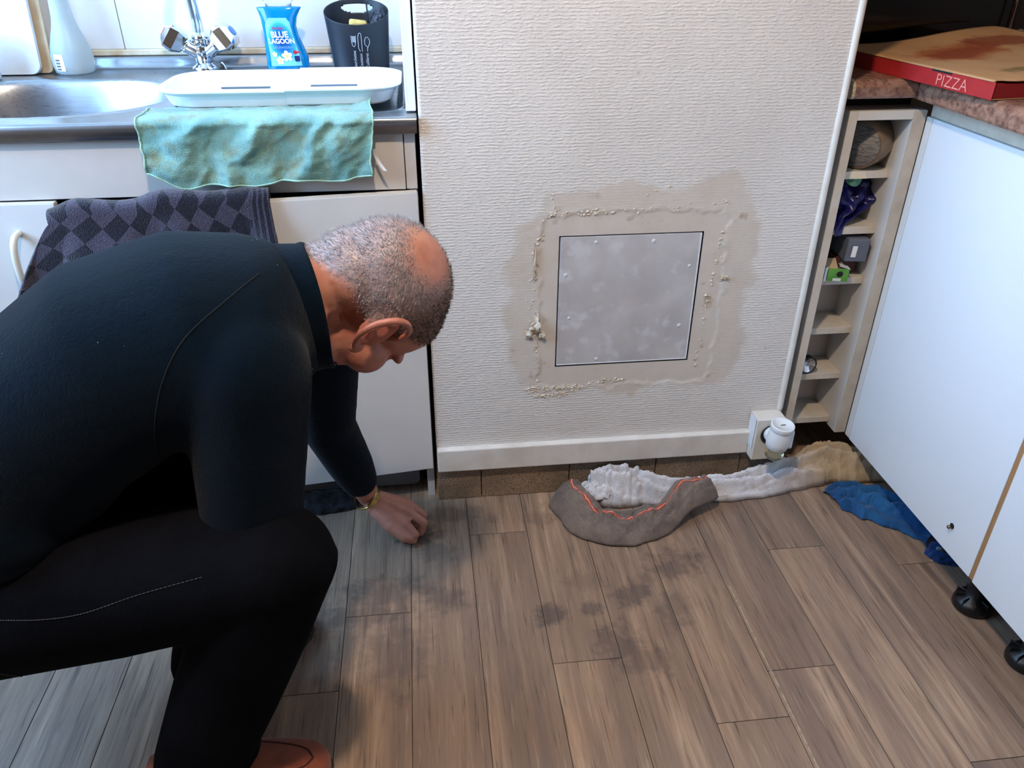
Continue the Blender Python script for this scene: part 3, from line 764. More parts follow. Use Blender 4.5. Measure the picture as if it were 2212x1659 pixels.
mk('hem', tube(hem, .0017, 8), M['hem'], gt, smooth=True)
for uu in (0.0, 1.0): mk('hem', tube([Vector(green(uu, v / 50)) + V(0, -.001, .001) for v in range(51)], .0016, 8), M['hem'], gt, smooth=True)
mk('care_label', solid_g if False else grid(4, 10, lambda u, v: (-.088 + .007 * u + .018 * v * v, 1.488 + .004 * math.sin(v * 4) - .002 * u, .846 - .040 * v)), mat('white_care_label', L(240, 240, 238), 0.6), gt, smooth=True)

# ---- checked towel hung over the corner of the open door
def check_mat():
    n = NT('checked_terry'); uv = n.coord('UV'); mp = n.mapping(uv, (1, 1, 1), rot=(0, 0, math.radians(38)))
    ck = n.node('ShaderNodeTexChecker'); n.link(mp, ck.inputs[0]); ck.inputs['Scale'].default_value = 12.5
    p = n.coord('Object'); pile = n.noise(p, 520, 1, .7)
    c = n.mix(ck.outputs['Fac'], L(15, 19, 38), L(66, 64, 84))
    sx = n.node('ShaderNodeSeparateXYZ'); n.link(uv, sx.inputs[0])
    st = n.math('SINE', n.math('MULTIPLY', sx.outputs[0], 2 * math.pi * 42))
    band = n.math('MULTIPLY', step(n, sx.outputs[0], .0, .001), n.math('SUBTRACT', 1, step(n, sx.outputs[0], .085, .086)))
    c = n.mix(n.math('MULTIPLY', band, 1.0), c, n.mix(step(n, st, .4, .5), L(15, 19, 38), L(66, 64, 84)))
    c = n.mix(.5, c, n.mix(1.0, c, n.ramp(pile, [(.3, (.4, .4, .4, 1)), (.65, (1.35, 1.35, 1.35, 1))]), 'MULTIPLY'))
    n.col(c); n.set(Roughness=0.95, Sheen_Weight=0.35); n.b.inputs['Specular IOR Level'].default_value = .1; n.bump(pile, 1.0, .004); return n.m
def checked(u, v):
    # u 0 = right side, 1 = left; v 0 behind the door, 1 bottom of the front
    top = .20; s = lerp(.275, .655, u)
    if v < top:
        t = v / top; out = -.012 - .006 * (1 - t); z = .757 - .075 * (1 - t)
    elif v < top + .06:
        t = (v - top) / .06 * math.pi; out = -.012 + .0145 * (1 - math.cos(t)); z = .7575 + .0045 + .010 * math.sin(t)
    else:
        t = (v - top - .06) / (1 - top - .06); out = .018; z = .757 - .31 * t * (1 + .12 * math.sin(u * 4))
        a = sm(0, .45, t)
        fo = .020 * math.sin(u * 17 + 1.2 + 2.2 * t) + .009 * math.sin(u * 31 + 3 * t) + .012 * fb(u * 4, t * 2, 6)
        out += max(0, (.014 + fo) * a) + .035 * t * u
        s = lerp(.275 - .05 * t, .655 + .13 * t ** .8, u) + .008 * math.sin(t * 5 + u * 6)
    z -= .012 * sm(.86, 1, u) * (1 if v >= top else .3)
    z += .004 * math.sin(u * 15 + .8) + .007 * sm(.38, .5, 1 - u) * sm(.0, .2, u)
    return door_pt(s, out, z)
ct = thing('checked_towel', tuple(door_pt(.5, .02, .45)), 'navy and grey checked terry towel hung over the open cabinet door', 'towel')
solid(mk('fabric', grid(140, 110, checked), check_mat(), ct, smooth=True), .006, 1.0)
# ================================================================== RIGHT SIDE
# ---- narrow open bottle rack beside the duct
rk = thing('bottle_rack', (.94, 1.65, .117), 'narrow open white shelf unit between the duct and the white cupboards', 'shelf unit')
RX0, RX1, RY0, RYB = .858, 1.0225, 1.540, 1.665
mk('side_panel', box(RX0, RX0 + .019, RY0, 1.80, .117, .884, .001), M['shelf_wood'], rk)
mk('side_panel', box(RX1 - .027, RX1, RY0, 1.80, .105, .884, .001), [M['white_lam']], rk)
mk('edge_banding', box(RX1 - .0268, RX1 - .0002, RY0 - .0012, RY0 + .001, .106, .883), M['beige_edge'], rk)
mk('top_panel', box(RX0 + .019, RX1 - .027, RY0, 1.80, .866, .884, .001), M['white_edge'], rk)
mk('back_panel', box(RX0 + .019, RX1 - .027, RYB, RYB + .004, .117, .866), M['rail'], rk)
SHZ = [.754, .630, .510, .383, .259, .132]
for z in SHZ: mk('shelf', box(RX0 + .019, RX1 - .027, 1.575, RYB, z - .0165, z, .001), M['shelf_wood'], rk)

# things on its shelves
rl = thing('tape_roll', (.938, 1.60, .754), 'brown roll with a grey printed end on the top rack shelf', 'roll')
AX = Vector((-.42, -.86, .02)).normalized(); RC = Vector((.948, 1.612, .8045))
AX = Vector((-.80, -.60, 0)).normalized()
mk('tape', lathe([(0, -.046), (.048, -.046), (.0495, -.044), (.0495, .032), (.0485, .034), (.045, .034)], RC, AX, 40), mat('brown_tape', L(128, 104, 78), 0.22, var=L(108, 86, 62), vscale=30, coat=.3), rl, smooth=True)
def printed():
    n = NT('grey_printed_disc'); p = n.coord('Object'); a = n.noise(n.mapping(p, (60, 60, 500), rot=(0, .5, 0)), 1.0, 2)
    n.col(n.mix(step(n, a, .5, .56), L(132, 128, 124), L(92, 88, 86))); n.set(Roughness=.6); return n.m
mk('printed_end', lathe([(.0448, .0338), (.0440, .0355), (0, .0355)], RC, AX, 40), printed(), rl, smooth=True)
# dark blue bag spilling out of the second compartment
def bag(u, v):
    x = lerp(.884, .994, u); z = lerp(.735, .615, v)
    y = 1.635 - .055 * math.sin(v * 2.6) * (1 - .55 * u) + .016 * fb(u * 4, v * 4, 3) + .010 * math.sin(u * 13 + v * 7)
    x = lerp(x, .900 + .016 * (u - .5), sm(.45, 1.0, v)) ; x += .004 * fb(v * 6, u * 3, 1)
    y = lerp(y, 1.562, sm(.6, 1, v)); y = min(y, 1.655)
    return (x, y, z)
M['bag'] = mat('dark_blue_plastic', L(24, 22, 92), 0.3, var=L(14, 14, 58), vscale=25)
bg = thing('plastic_bag', (.92, 1.6, .62), 'crumpled dark blue plastic bag hanging out of the second rack shelf', 'bag')
solid(mk('sheet', grid(36, 40, bag), M['bag'], bg, smooth=True), .0008)
def cut(u, v): return (lerp(.905, .945, u), 1.59 - .012 * math.sin(u * 3), .737 - .017 * v * (1 - (2 * u - 1) ** 2) ** .5)
mk('sticker', solid_g if False else grid(14, 6, cut), mat('green_sticker', L(92, 150, 118), 0.5, var=L(60, 100, 84), vscale=70), bg, smooth=True)
def flp(u, v): return (lerp(.888, .946, u), 1.5735 - .002 * math.sin(u * 6), .755 - .0165 * sm(0, .35, u) * sm(1, .75, u) * v + .0 * u)
lbp = thing('paper_label', (.92, 1.573, .74), 'torn cream paper label stuck to the top rack shelf edge', 'label')
mk('paper', grid(16, 4, lambda u, v: (lerp(.889, .946, u), 1.5742, lerp(.7378, .7378 + .0155 * min(1, 2.2 * math.sin(math.pi * u) ** .8), v))), mat('cream_paper', L(236, 224, 198), 0.7), lbp)
# grey box and opened carton in the third compartment
gb = thing('grey_box', (.96, 1.61, .545), 'small blue-grey box with a white sticker in the third rack shelf', 'box')
GR = (0.0, 0.03, -.12)
mk('body', box(.938, .988, 1.563, 1.655, .552, .605, .003, 2, GR), mat('blue_grey_card', L(104, 110, 122), 0.5, var=L(94, 100, 112), vscale=20), gb)
mk('sticker', box(.944, .955, 1.5615, 1.5630, .564, .590, .0003, 1, (0, .05, -.12)), M['print_white'], gb)
mk('inner_stack', box(.930, .984, 1.60, 1.652, .512, .551, .002), mat('dark_red_card', L(88, 48, 44), 0.6), gb)
gcx = thing('opened_carton', (.90, 1.57, .51), 'opened small carton with green and red print on the third rack shelf', 'carton')
M['card_in'] = mat('card_inside', L(190, 164, 128), 0.8); M['card_green'] = mat('green_print_card', L(104, 168, 70), 0.45, var=L(86, 150, 58), vscale=30); M['card_red'] = mat('red_print_card', L(196, 44, 36), 0.45); M['card_white'] = mat('white_print_card', L(232, 234, 232), 0.45)
R2 = (0, 0, -.22)
mk('front_panel', box(.897, .942, 1.5545, 1.5555, .5105, .541, .0002, 1, R2), M['card_green'], gcx)
mk('side_panel', box(.8865, .8975, 1.5585, 1.5595, .5105, .544, .0002, 1, (0, 0, .6)), M['card_white'], gcx)
mk('side_panel', box(.8805, .8865, 1.5650, 1.5660, .5105, .548, .0002, 1, (0, 0, .8)), M['card_red'], gcx)
mk('side_panel', box(.9405, .9415, 1.555, 1.605, .5105, .541, .0002, 1, R2), M['card_white'], gcx)
mk('bottom_panel', box(.890, .944, 1.565, 1.612, .5105, .512, .0002, 1, R2), M['card_in'], gcx)
mk('flap', box(.926, .948, 1.552, 1.582, .541, .5418, .0002, 1, (-.1, .25, -.3)), M['card_white'], gcx)
mk('flap', box(.896, .921, 1.557, 1.592, .545, .5458, .0002, 1, (.45, -.1, -.2)), M['card_in'], gcx)
mk('black_motif', lathe([(.0075, 0), (.007, .0004), (0, .0004)], (.9225, 1.5536, .528), (-.21, -.97, 0), 7), M['black_pl'], gcx)
mk('print_patch', box(.909, .927, 1.5541, 1.5546, .5115, .518, .0001, 1, R2), M['card_white'], gcx)
# torch in the fifth compartment
fx = thing('torch', (.902, 1.60, .27), 'small yellow and black torch lying in the fifth rack shelf', 'torch')
TA = Vector((.10, -1, -.22)).normalized(); T0 = Vector((.908, 1.588, .312))
T0 = Vector((.906, 1.598, .2825))
TA = Vector((.12, -1, 0)).normalized()
mk('tube', lathe([(0, -.058), (.014, -.058), (.0145, -.05), (.0145, -.004), (.018, .004)], T0, TA, 24), mat('yellow_plastic', L(206, 168, 40), 0.35), fx, smooth=True)
mk('head', lathe([(.018, .002), (.0215, .006), (.0225, .022), (.020, .025), (.0185, .022)], T0, TA, 28), M['black_pl'], fx, smooth=True)
mk('reflector', lathe([(.0188, .0225), (.012, .016), (.004, .013), (0, .013)], T0, TA, 28), M['chrome'], fx, smooth=True)
mk('bulb', lathe([(.0045, .013), (.0045, .018), (.002, .021), (0, .0215)], T0, TA, 12), M['clear'], fx, smooth=True)

# ---- white base cupboards along the right
rc = thing('base_cabinet', (1.32, 1.2, 0), 'white base cupboard run on black feet under the brown worktop', 'cabinet')
CX = 1.0235
n_ = NT('white_door_laminate'); n_.col(L(228, 230, 232)); n_.set(Roughness=0.34); M['door_w'] = n_.m
mk('carcass', box(CX + .020, 1.60, .10, 1.52, .103, .885), M['white_lam'], rc)
mk('filler_strip', box(CX, CX + .018, 1.5185, 1.538, .101, .872, .001), M['white_lam'], rc)
d1 = mk('door', box(CX - .0005, CX + .018, 1.0305, 1.5165, .1, .872, .0014), M['door_w'], rc)
mk('edge_banding', box(CX + .001, CX + .019, 1.0185, 1.0300, .1, .872, .0005), M['oak'], d1)
d2 = mk('door', box(CX - .0015, CX + .017, .52, 1.0180, .1, .872, .0014), M['door_w'], rc)
mk('door', box(CX - .0005, CX + .018, .02, .515, .1, .872, .0014), M['door_w'], rc)
bo = mk('bolt', lathe([(0, 0), (.0028, 0), (.0028, .008), (.0042, .008), (.0042, .011), (.003, .012), (0, .012)], (CX + .001, 1.1105, .1605), (-1, 0, 0), 14), mat('brass_screw', L(150, 130, 104), 0.3, 0.8), d1, smooth=True)
mk('bolt_hole', lathe([(.0062, 0), (.0062, .0005), (0, .0005)], (CX - .0003, 1.1120, .1610), (-1, 0, 0), 16), M['dark_void'], d1)
mk('top_rail', box(CX + .006, CX + .02, .1, 1.536, .873, .905), M['beige_edge'], rc)
for (x, y) in ((1.070, 1.045), (1.085, .90), (1.105, .47), (1.16, 1.50), (1.11, 1.205)):
    lg = mk('foot', lathe([(0, 0), (.034, 0), (.037, .004), (.037, .014), (.033, .024), (.018, .030), (.0165, .07), (.024, .085), (.030, .100), (0, .101)], (x, y, 0), n=28), M['black_pl'], rc, smooth=True)
    for k in range(9):
        a = k * 2 * math.pi / 9
        if (x, y) in ((1.070, 1.045), (1.085, .90)): mk('rib', box(x + .026 * math.cos(a) - .0012, x + .026 * math.cos(a) + .0012, y + .026 * math.sin(a) - .009, y + .026 * math.sin(a) + .009, .018, .032, .0006, 1, (0, 0, a + math.pi / 2)), M['black_pl'], lg)
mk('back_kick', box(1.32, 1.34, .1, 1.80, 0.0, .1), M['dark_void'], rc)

# ---- speckled brown worktops
def worktop():
    n = NT('brown_speckled_worktop'); p = n.pos()
    a = n.noise(p, 62, 5, .7); b = n.noise(n.mapping(p, loc=(2, 3, 1)), 150, 3, .7)
    c = n.ramp(a, [(.34, L(92, 64, 54)), (.48, L(138, 100, 82)), (.6, L(162, 124, 104)), (.72, L(114, 84, 76))])
    c = n.mix(n.math('MULTIPLY', step(n, b, .6, .68), .8), c, L(66, 46, 42))
    n.col(c); n.set(Roughness=.35); return n.m
M['wtop'] = worktop()
def rounded_edge(y0, y1, x0, x1, z0, z1, axis='x'):
    r = (z1 - z0) / 2 * .92; pr = [(x1, z0), (x1, z1)]
    arc = [(x0 + r - r * math.sin(t), (z1 - r) + r * math.cos(t)) for t in [i * math.pi / 2 / 8 for i in range(9)]] + [(x0, z0 + .006), (x0 + .002, z0 + .0015), (x0 + .008, z0)]
    pr = [(x1, z0), (x1, z1)] + arc
    return pr
pr = rounded_edge(0, 0, .9845, 1.62, .9055, .945)
wt = thing('worktop', (1.3, .9, .9055), 'brown speckled worktop running along the right-hand cupboards', 'worktop')
bm = ring_loft([[Vector((x, y, z)) for x, z in pr] for y in (.05, 1.5685)]); mk('slab', bm, M['wtop'], wt)
pr2 = rounded_edge(0, 0, 1.5285, 2.15, .9085, .9452)
wt2 = thing('corner_worktop', (1.2, 1.85, .9085), 'short brown worktop end over the bottle rack with a raw cut edge', 'worktop')
bm = ring_loft([[Vector((x, y, z)) for y, z in pr2] for x in (.853, .9835)])
mk('slab', bm, M['wtop'], wt2)
mk('slab_rear', box(.9838, 1.60, 1.569, 2.15, .9085, .9452), M['wtop'], wt2)
mk('raw_end', ring_loft([[Vector((x, y + random.uniform(-.0006, .0006), z)) for y, z in pr2] for x in (.8475, .8532)]), mat('raw_chipboard', L(214, 196, 164), 0.9, var=L(170, 146, 110), vscale=180, bump=(220, .8, .002)), wt2)
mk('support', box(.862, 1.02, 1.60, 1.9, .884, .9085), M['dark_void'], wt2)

# ---- pizza box
PA = Vector((.978, 1.306, .9456)); PD = Vector((-.118, .993, 0)).normalized(); PX = Vector((PD.y, -PD.x, 0))
PL, PW, PH = .49, .42, .029
def pb(a, b, h): return PA + PX * a + PD * b + Vector((0, 0, h))
def pbox(a0, a1, b0, b1, h0, h1, bev=.0004):
    bm = box(a0, a1, b0, b1, h0, h1, bev, 1)
    for v in bm.verts: v.co = pb(v.co.x, v.co.y, v.co.z)
    bmesh.ops.recalc_face_normals(bm, faces=bm.faces[:]); return bm
pzb = thing('pizza_box', tuple(pb(.2, .25, 0)), 'red and brown cardboard pizza box on the right-hand worktop', 'pizza box')
M['pz_red'] = mat('red_card', L(172, 40, 40), 0.5, var=L(160, 34, 36), vscale=20)
M['pz_card'] = mat('brown_card', L(196, 150, 100), 0.8, var=L(184, 136, 88), vscale=30)
mk('base', pbox(.002, PW, .001, PL, 0, .0016), M['pz_card'], pzb)
sd = mk('front_side', pbox(0, .0016, 0, PL, 0, PH), M['pz_red'], pzb)
mk('near_side', pbox(.012, PW, .010, .0116, 0, PH - .003), M['pz_red'], pzb)
mk('far_side', pbox(.004, PW, PL - .002, PL, 0, PH), M['pz_red'], pzb)
mk('back_side', pbox(PW - .002, PW, 0, PL, 0, PH), M['pz_red'], pzb)
def lidmat():
    n = NT('printed_pizza_lid'); uv = n.coord('UV'); w1 = n.noise(uv, 9, 4, .6)
    c = n.mix(step(n, n.noise(uv, 4, 3), .35, .7), L(200, 154, 108), L(184, 138, 94))
    def blob(cx, cy, rx, ry, rot, colr, amt, c):
        mp = n.mapping(uv, (1 / rx, 1 / ry, 0)); 
        mp = n.node('ShaderNodeMapping', vector_type='TEXTURE'); n.link(uv, mp.inputs[0]); mp.inputs[1].default_value = (cx, cy, 0); mp.inputs[2].default_value = (0, 0, rot); mp.inputs[3].default_value = (rx, ry, 1)
        ln = n.node('ShaderNodeVectorMath', operation='LENGTH'); n.link(mp.outputs[0], ln.inputs[0])
        k = n.math('SUBTRACT', n.math('ADD', 1.0, n.math('MULTIPLY', n.math('SUBTRACT', w1, .5), 1.5)), ln.outputs['Value'])
        return n.mix(n.math('MULTIPLY', n.math('MULTIPLY', k, 3.0, True), amt), c, colr)
    c = blob(.42, .62, .34, .16, .3, L(166, 84, 44), .8, c)
    c = blob(.40, .60, .26, .09, .3, L(142, 60, 34), .8, c)
    c = blob(.75, .72, .22, .12, -.2, L(132, 54, 32), .8, c)
    c = blob(.42, .22, .20, .055, 0.15, L(112, 96, 46), .85, c)
    c = blob(.62, .28, .14, .05, .4, L(120, 104, 50), .8, c)
    n.col(c); n.set(Roughness=.75); return n.m
def lid(u, v):
    h = PH + .0022 + .030 * sm(.2, 1, u) * sm(.15, 1, v) + .0015 * fb(u * 3, v * 3, 4)
    if u < .02 : h = PH + .0015
    a = u * PW; b = v * PL
    if v == 0: b += .004 * math.sin(u * 40) + .006 * abs(fb(u * 9, 0, 3)) + .004
    return pb(a - .001, b - .001, h)
solid(mk('lid', grid(40, 40, lid), lidmat(), pzb, smooth=True), .0016, -1.0)
mk('tuck_slot', pbox(-.0004, .003, .105, .158, PH - .0035, PH + .0016, 0), M['dark_void'], sd)
mk('side_flap', pbox(.004, .22, .002, .0035, .002, PH - .004), mat('dark_red_card_flap', L(140, 30, 32), 0.6), pzb)
v, f = text2d('PIZZA', .0285, -.0002, 'LEFT')
wmax = max(q[0] for q in v)
mk('lettering', ([pb(-.0008, .142 - x * .082 / wmax, .0036 + y + .0004 * math.sin(x * 300)) for x, y, _ in v], f), mat('pink_print', L(228, 148, 136), 0.5), sd)

# ---- dark microwave behind the pizza box
mw = thing('microwave_oven', (1.35, 1.98, .9465), 'dark brown glossy microwave oven behind the pizza box', 'microwave')
M['mw'] = mat('dark_brown_gloss', L(38, 26, 22), 0.22, var=L(30, 20, 18), vscale=6)
mk('body', box(.99, 1.56, 1.905, 2.155, .956, 1.26, .006), M['mw'], mw)
mk('door', box(.995, 1.40, 1.89, 1.905, .962, 1.255, .004), mat('dark_glass', L(18, 14, 14), 0.08), mw)
mk('control_panel', box(1.403, 1.555, 1.892, 1.905, .962, 1.255, .003), M['mw'], mw)
M['knob'] = mat('grey_button', L(120, 116, 112), 0.4)
for k in range(2): mk('button', lathe([(.010, 0), (.009, .006), (0, .007)], (1.44 + .028 * k, 1.892, .985), (0, -1, 0), 16), M['knob'], mw, smooth=True)
mk('handle', tube([(1.392, 1.891, 1.22), (1.392, 1.87, 1.215), (1.392, 1.87, 1.0), (1.392, 1.891, .995)], .004, 8), M['chrome'], mw, smooth=True)
for x in (1.02, 1.53):
    for y in (1.925, 2.13): mk('foot', lathe([(0, 0), (.012, 0), (.012, .0095), (0, .0095)], (x, y, .9467), n=12), M['black_pl'], mw)

# ---- boxed socket at the right end of the skirting, with plug-in air freshener
so = thing('wall_socket', (.787, DY, .09), 'white painted surface socket box at the end of the skirting board', 'socket')
mk('box_body', box(.752, .8225, 1.468, DY + .001, .090, .2035, .0025), M['white_paint'], so)
mk('peeling_paint', solid_g if False else grid(8, 14, lambda u, v: (.7515 - .0006 - .001 * abs(fb(u * 5, v * 5, 2)), lerp(1.474, 1.508, u), lerp(.118 + .02 * abs(fb(u * 6, 0, 5)), .2035, v))), mat('flaking_paint', L(236, 238, 240), 0.4), so)
mk('face_plate', lathe([(.024, 0), (.026, .002), (.026, .004), (.020, .0045), (0, .002)], (.790, 1.4685, .163), (0, -1, 0), 28), M['dark_void'], so, smooth=True)
af = thing('air_freshener', (.79, 1.43, .145), 'white plug-in air freshener with a glass bulb in the wall socket', 'air freshener')
AC = Vector((.787, 1.427, .158)); UPA = Vector((.04, -.10, 1)).normalized()
mk('body', lathe([(.0, -.004), (.021, -.004), (.025, .0), (.0275, .018), (.0255, .038), (.0245, .046), (.024, .049)], AC, UPA, 36), M['white_pl'], af, smooth=True)
mk('dial', lathe([(.0235, .047), (.0262, .051), (.0270, .062), (.0262, .064), (.0238, .064), (.0225, .0615), (0, .0610)], AC, UPA, 36), M['white_pl'], af, smooth=True)
mk('dial_slot', box(.7845, .7955, 1.4195, 1.4215, .2192, .2202, .0003, 1), M['dark_void'], af)
mk('plug', lathe([(.018, 0), (.020, .006), (.020, .022), (.016, .030)], (.789, 1.468, .168), (0, -1, 0.0), 24), M['white_pl'], af, smooth=True)
mk('wing', ring_loft([sup(.8115, 1.432, .010, .020, z, 3, 24) for z in (.158, .162, .196, .200)]), M['white_pl'], af, smooth=True)
n_ = NT('oil_glass'); n_.col((.93, .88, .62, 1)); n_.set(Roughness=.03, Transmission_Weight=.95, IOR=1.3); M['oil'] = n_.m
mk('glass_bulb', lathe([(.017, .0), (.0185, -.006), (.0215, -.014), (.021, -.024), (.014, -.032), (0, -.034)], AC + V(0, 0, -.003), UPA, 32), M['oil'], af, smooth=True)
# ================================================================== CLOTHS ON THE FLOOR
def path_frames(pts, n):
    P = bez([(x, y, 0) for x, y in pts], n); out = []
    for _ in range(80): P = [P[0]] + [P[i] * .5 + (P[i - 1] + P[i + 1]) * .25 for i in range(1, n)] + [P[n]]
    for i, p in enumerate(P):
        d = (P[min(i + 1, n)] - P[max(i - 1, 0)]).normalized(); out.append((p, Vector((-d.y, d.x, 0))))
    return out
def fabric(name, c1, c2, scale=14, bs=500, dirt=None):
    n = NT(name); p = n.coord('Object'); a = n.noise(p, scale, 5, .6)
    c = n.mix(step(n, a, .38, .66), c1, c2)
    if dirt: c = n.mix(n.math('MULTIPLY', step(n, n.noise(n.mapping(p, loc=(4, 4, 4)), 7, 4), .48, .66), .8), c, dirt)
    wv = n.noise(p, bs, 1, .7); c = n.mix(.3, c, n.mix(1.0, c, n.ramp(wv, [(.3, (.5, .5, .5, 1)), (.65, (1.25, 1.25, 1.25, 1))]), 'MULTIPLY'))
    n.col(c); n.set(Roughness=.95, Sheen_Weight=.2); n.b.inputs['Specular IOR Level'].default_value = .1; n.bump(wv, .6, .002); return n
# grey floor cloth with a red border, folded into a U
GP = [(.300, 1.478), (.307, 1.440), (.320, 1.398), (.350, 1.358), (.395, 1.340), (.440, 1.336), (.485, 1.347), (.530, 1.370), (.580, 1.395), (.642, 1.428)]
NG = 90; GF = path_frames(GP, NG)
nf = fabric('grey_floorcloth', L(134, 120, 110), L(112, 100, 94), 10, 420, L(92, 84, 82))
uvn = nf.coord('UV'); sx = nf.node('ShaderNodeSeparateXYZ'); nf.link(uvn, sx.inputs[0]); vv_ = sx.outputs[1]
base = nf.b.inputs['Base Color'].links[0].from_socket
def band(n, v, a, b, e=.004): return n.math('MULTIPLY', step(n, v, a - e, a), n.math('SUBTRACT', 1.0, step(n, v, b, b + e)))
red = band(nf, vv_, .545, .615); wht = band(nf, vv_, .572, .587)
c = nf.mix(red, base, L(176, 74, 58)); c = nf.mix(wht, c, L(214, 166, 138)); nf.col(c)
M['gcloth'] = nf.m
def gsec(u, v):
    i = min(int(u * NG), NG - 1); t = u * NG - i; p = GF[i][0].lerp(GF[i + 1][0], t); nn = GF[i][1].lerp(GF[i + 1][1], t).normalized()
    wgt = .85 + .2 * math.sin(u * 5); H = (.043 + .012 * math.sin(u * 7 + 1) + .008 * fb(u * 5, 0, 2)) * (1 - .35 * sm(.85, 1, u)) 
    if v < .62:
        a = v / .62; off = lerp(-.042, .022, a) * wgt; z = .003 + H * math.sin(a * math.pi / 2) ** .8
    else:
        a = (v - .62) / .38; off = (.022 + .016 * math.sin(a * math.pi) + .010 * a) * wgt; z = .003 + H * math.cos(a * math.pi / 2) ** .9
    z += .011 * fb(u * 11, v * 3, 5) * math.sin(v * math.pi) + .004 * fb(u * 30, v * 9, 2) * math.sin(v * math.pi) + .034 * sm(.70, .88, u)
    off += .006 * fb(u * 9, v * 2, 9)
    return p + nn * off + Vector((0, 0, max(z, .0022)))
gr = thing('grey_floorcloth', (.46, 1.38, 0), 'grey floor cloth with a red stripe folded in a U on the floor', 'cloth')
solid(mk('outer_fold', grid(150, 34, gsec), M['gcloth'], gr, smooth=True), .0035, 0)
IP = [(.372, 1.395), (.405, 1.388), (.445, 1.382), (.475, 1.392), (.495, 1.42)]
IF = path_frames(IP, 40)
def isec(u, v):
    i = min(int(u * 40), 39); p = IF[i][0]; nn = IF[i][1]
    return p + nn * lerp(-.022, .018, v) + Vector((0, 0, .003 + .026 * math.sin(v * math.pi) ** .8 * (.6 + .4 * math.sin(u * math.pi)) + .004 * fb(u * 8, v * 4, 1)))
nf2 = fabric('grey_floorcloth_inner', L(134, 120, 110), L(112, 100, 94), 10, 420, L(92, 84, 82)); M['gcloth2'] = nf2.m
solid(mk('inner_fold', grid(50, 16, isec), M['gcloth2'], gr, smooth=True), .0035, 0)

# long off-white rag twisted along the plinth
WP = [(.362, 1.478), (.42, 1.478), (.50, 1.472), (.60, 1.462), (.70, 1.458), (.80, 1.468), (.90, 1.502), (.97, 1.526), (1.04, 1.515), (1.12, 1.502)]
NW = 110; WF = path_frames(WP, NW)
def wsec(u, v):
    i = min(int(u * NW), NW - 1); t = u * NW - i; p = WF[i][0].lerp(WF[i + 1][0], t); nn = WF[i][1].lerp(WF[i + 1][1], t).normalized()
    half = lerp(.040, .056, u) * (.86 + .18 * math.sin(u * 9 + .6)) * (1 - .35 * sm(.06, 0, u)); tt = 2 * v - 1
    H = .038 + .012 * math.sin(u * 11 + .5) + .018 * sm(.65, .8, u)
    if u < .16: H += .012
    z = H * max(0, 1 - abs(tt) ** 2.4) ** .6
    tw = u * 6.5
    rid = abs(math.sin((tt * 1.9 + tw * .7 + .6 * fb(u * 5, tt * 1.5, 3)) * 2.0))
    env = max(0, 1 - tt ** 4)
    z += env * (.034 * (1 - rid) ** 1.3 - .010) + .004 * env * fb(u * 18, tt * 3, 7)
    if u < .2: z += env * .010 * (fb(u * 30, tt * 3.4, 4) + .3)
    return p + nn * (tt * half + .008 * fb(u * 12, 2, 5)) + Vector((0, 0, max(z, 0) + .0022))
nw = fabric('off_white_rag', L(232, 228, 228), L(216, 211, 213), 12, 360)
sxw = nw.node('ShaderNodeSeparateXYZ'); nw.link(nw.coord('UV'), sxw.inputs[0]); bw = nw.b.inputs['Base Color'].links[0].from_socket
yl = nw.math('ADD', sxw.outputs[0], nw.math('MULTIPLY', nw.math('SUBTRACT', nw.noise(nw.coord('UV'), 7, 3), .5), .35))
cw = nw.mix(step(nw, yl, .58, .74), bw, L(196, 172, 140)); sp_ = step(nw, nw.noise(nw.mapping(nw.coord('UV'), (6, 2, 1)), 2.2, 3), .56, .66)
cw = nw.mix(nw.math('MULTIPLY', sp_, .45), cw, L(168, 146, 120)); nw.col(cw); M['wrag'] = nw.m
wr = thing('white_rag', (.72, 1.46, 0), 'long twisted off-white rag lying against the plinth under the socket', 'rag')
solid(mk('twisted_length', grid(240, 44, wsec), M['wrag'], wr, smooth=True), .003, 0)
def crump(u, v):
    a = u * 2 - 1; b = v * 2 - 1; env = max(0, 1 - (a * a + b * b) * .62)
    x = .398 + a * .062 + .010 * fb(a * 2, b * 2, 1.5); y = 1.472 + b * .030 + .010 * fb(a * 2, b * 2, 7.5)
    rid = 1 - abs(math.sin(2.6 * a + 3.4 * b + 2.6 * fb(a * 1.3, b * 1.3, 3.2)))
    z = .036 * env ** .5 + .034 * env * rid ** 1.5 + .012 * env * fb(a * 3, b * 3, 9)
    return (x, y, .003 + max(0, z))
nc = fabric('off_white_rag_end', L(232, 228, 228), L(216, 211, 213), 12, 360, L(206, 196, 184)); M['wrag2'] = nc.m
solid(mk('crumpled_end', grid(60, 50, crump), M['wrag2'], wr, smooth=True), .003, 0)

# blue rag going under the cupboards
BP = [(.945, 1.400), (.985, 1.405), (1.04, 1.375), (1.10, 1.32), (1.16, 1.26)]
NB = 70; BF = path_frames(BP, NB)
def bsec(u, v):
    i = min(int(u * NB), NB - 1); t = u * NB - i; p = BF[i][0].lerp(BF[i + 1][0], t); nn = BF[i][1].lerp(BF[i + 1][1], t).normalized(); tt = 2 * v - 1
    half = .046 + .022 * sm(0, .5, u) - .010 * sm(.12, 0, u)
    env = max(0, 1 - abs(tt) ** 3)
    z = .012 * env + .022 * env * abs(math.sin(tt * 4.2 + 1.1 + u * 2.2 + .8 * fb(u * 4, tt, 2))) ** 1.5 * sm(0, .1, u) + .006 * env * fb(u * 9, tt * 3, 6)
    return p + nn * (tt * half + .006 * fb(u * 9, 1, 2)) + Vector((0, 0, max(z, 0) + .0022))
M['brag'] = fabric('blue_rag', L(34, 84, 134), L(26, 66, 112), 10, 420, L(44, 98, 146)).m
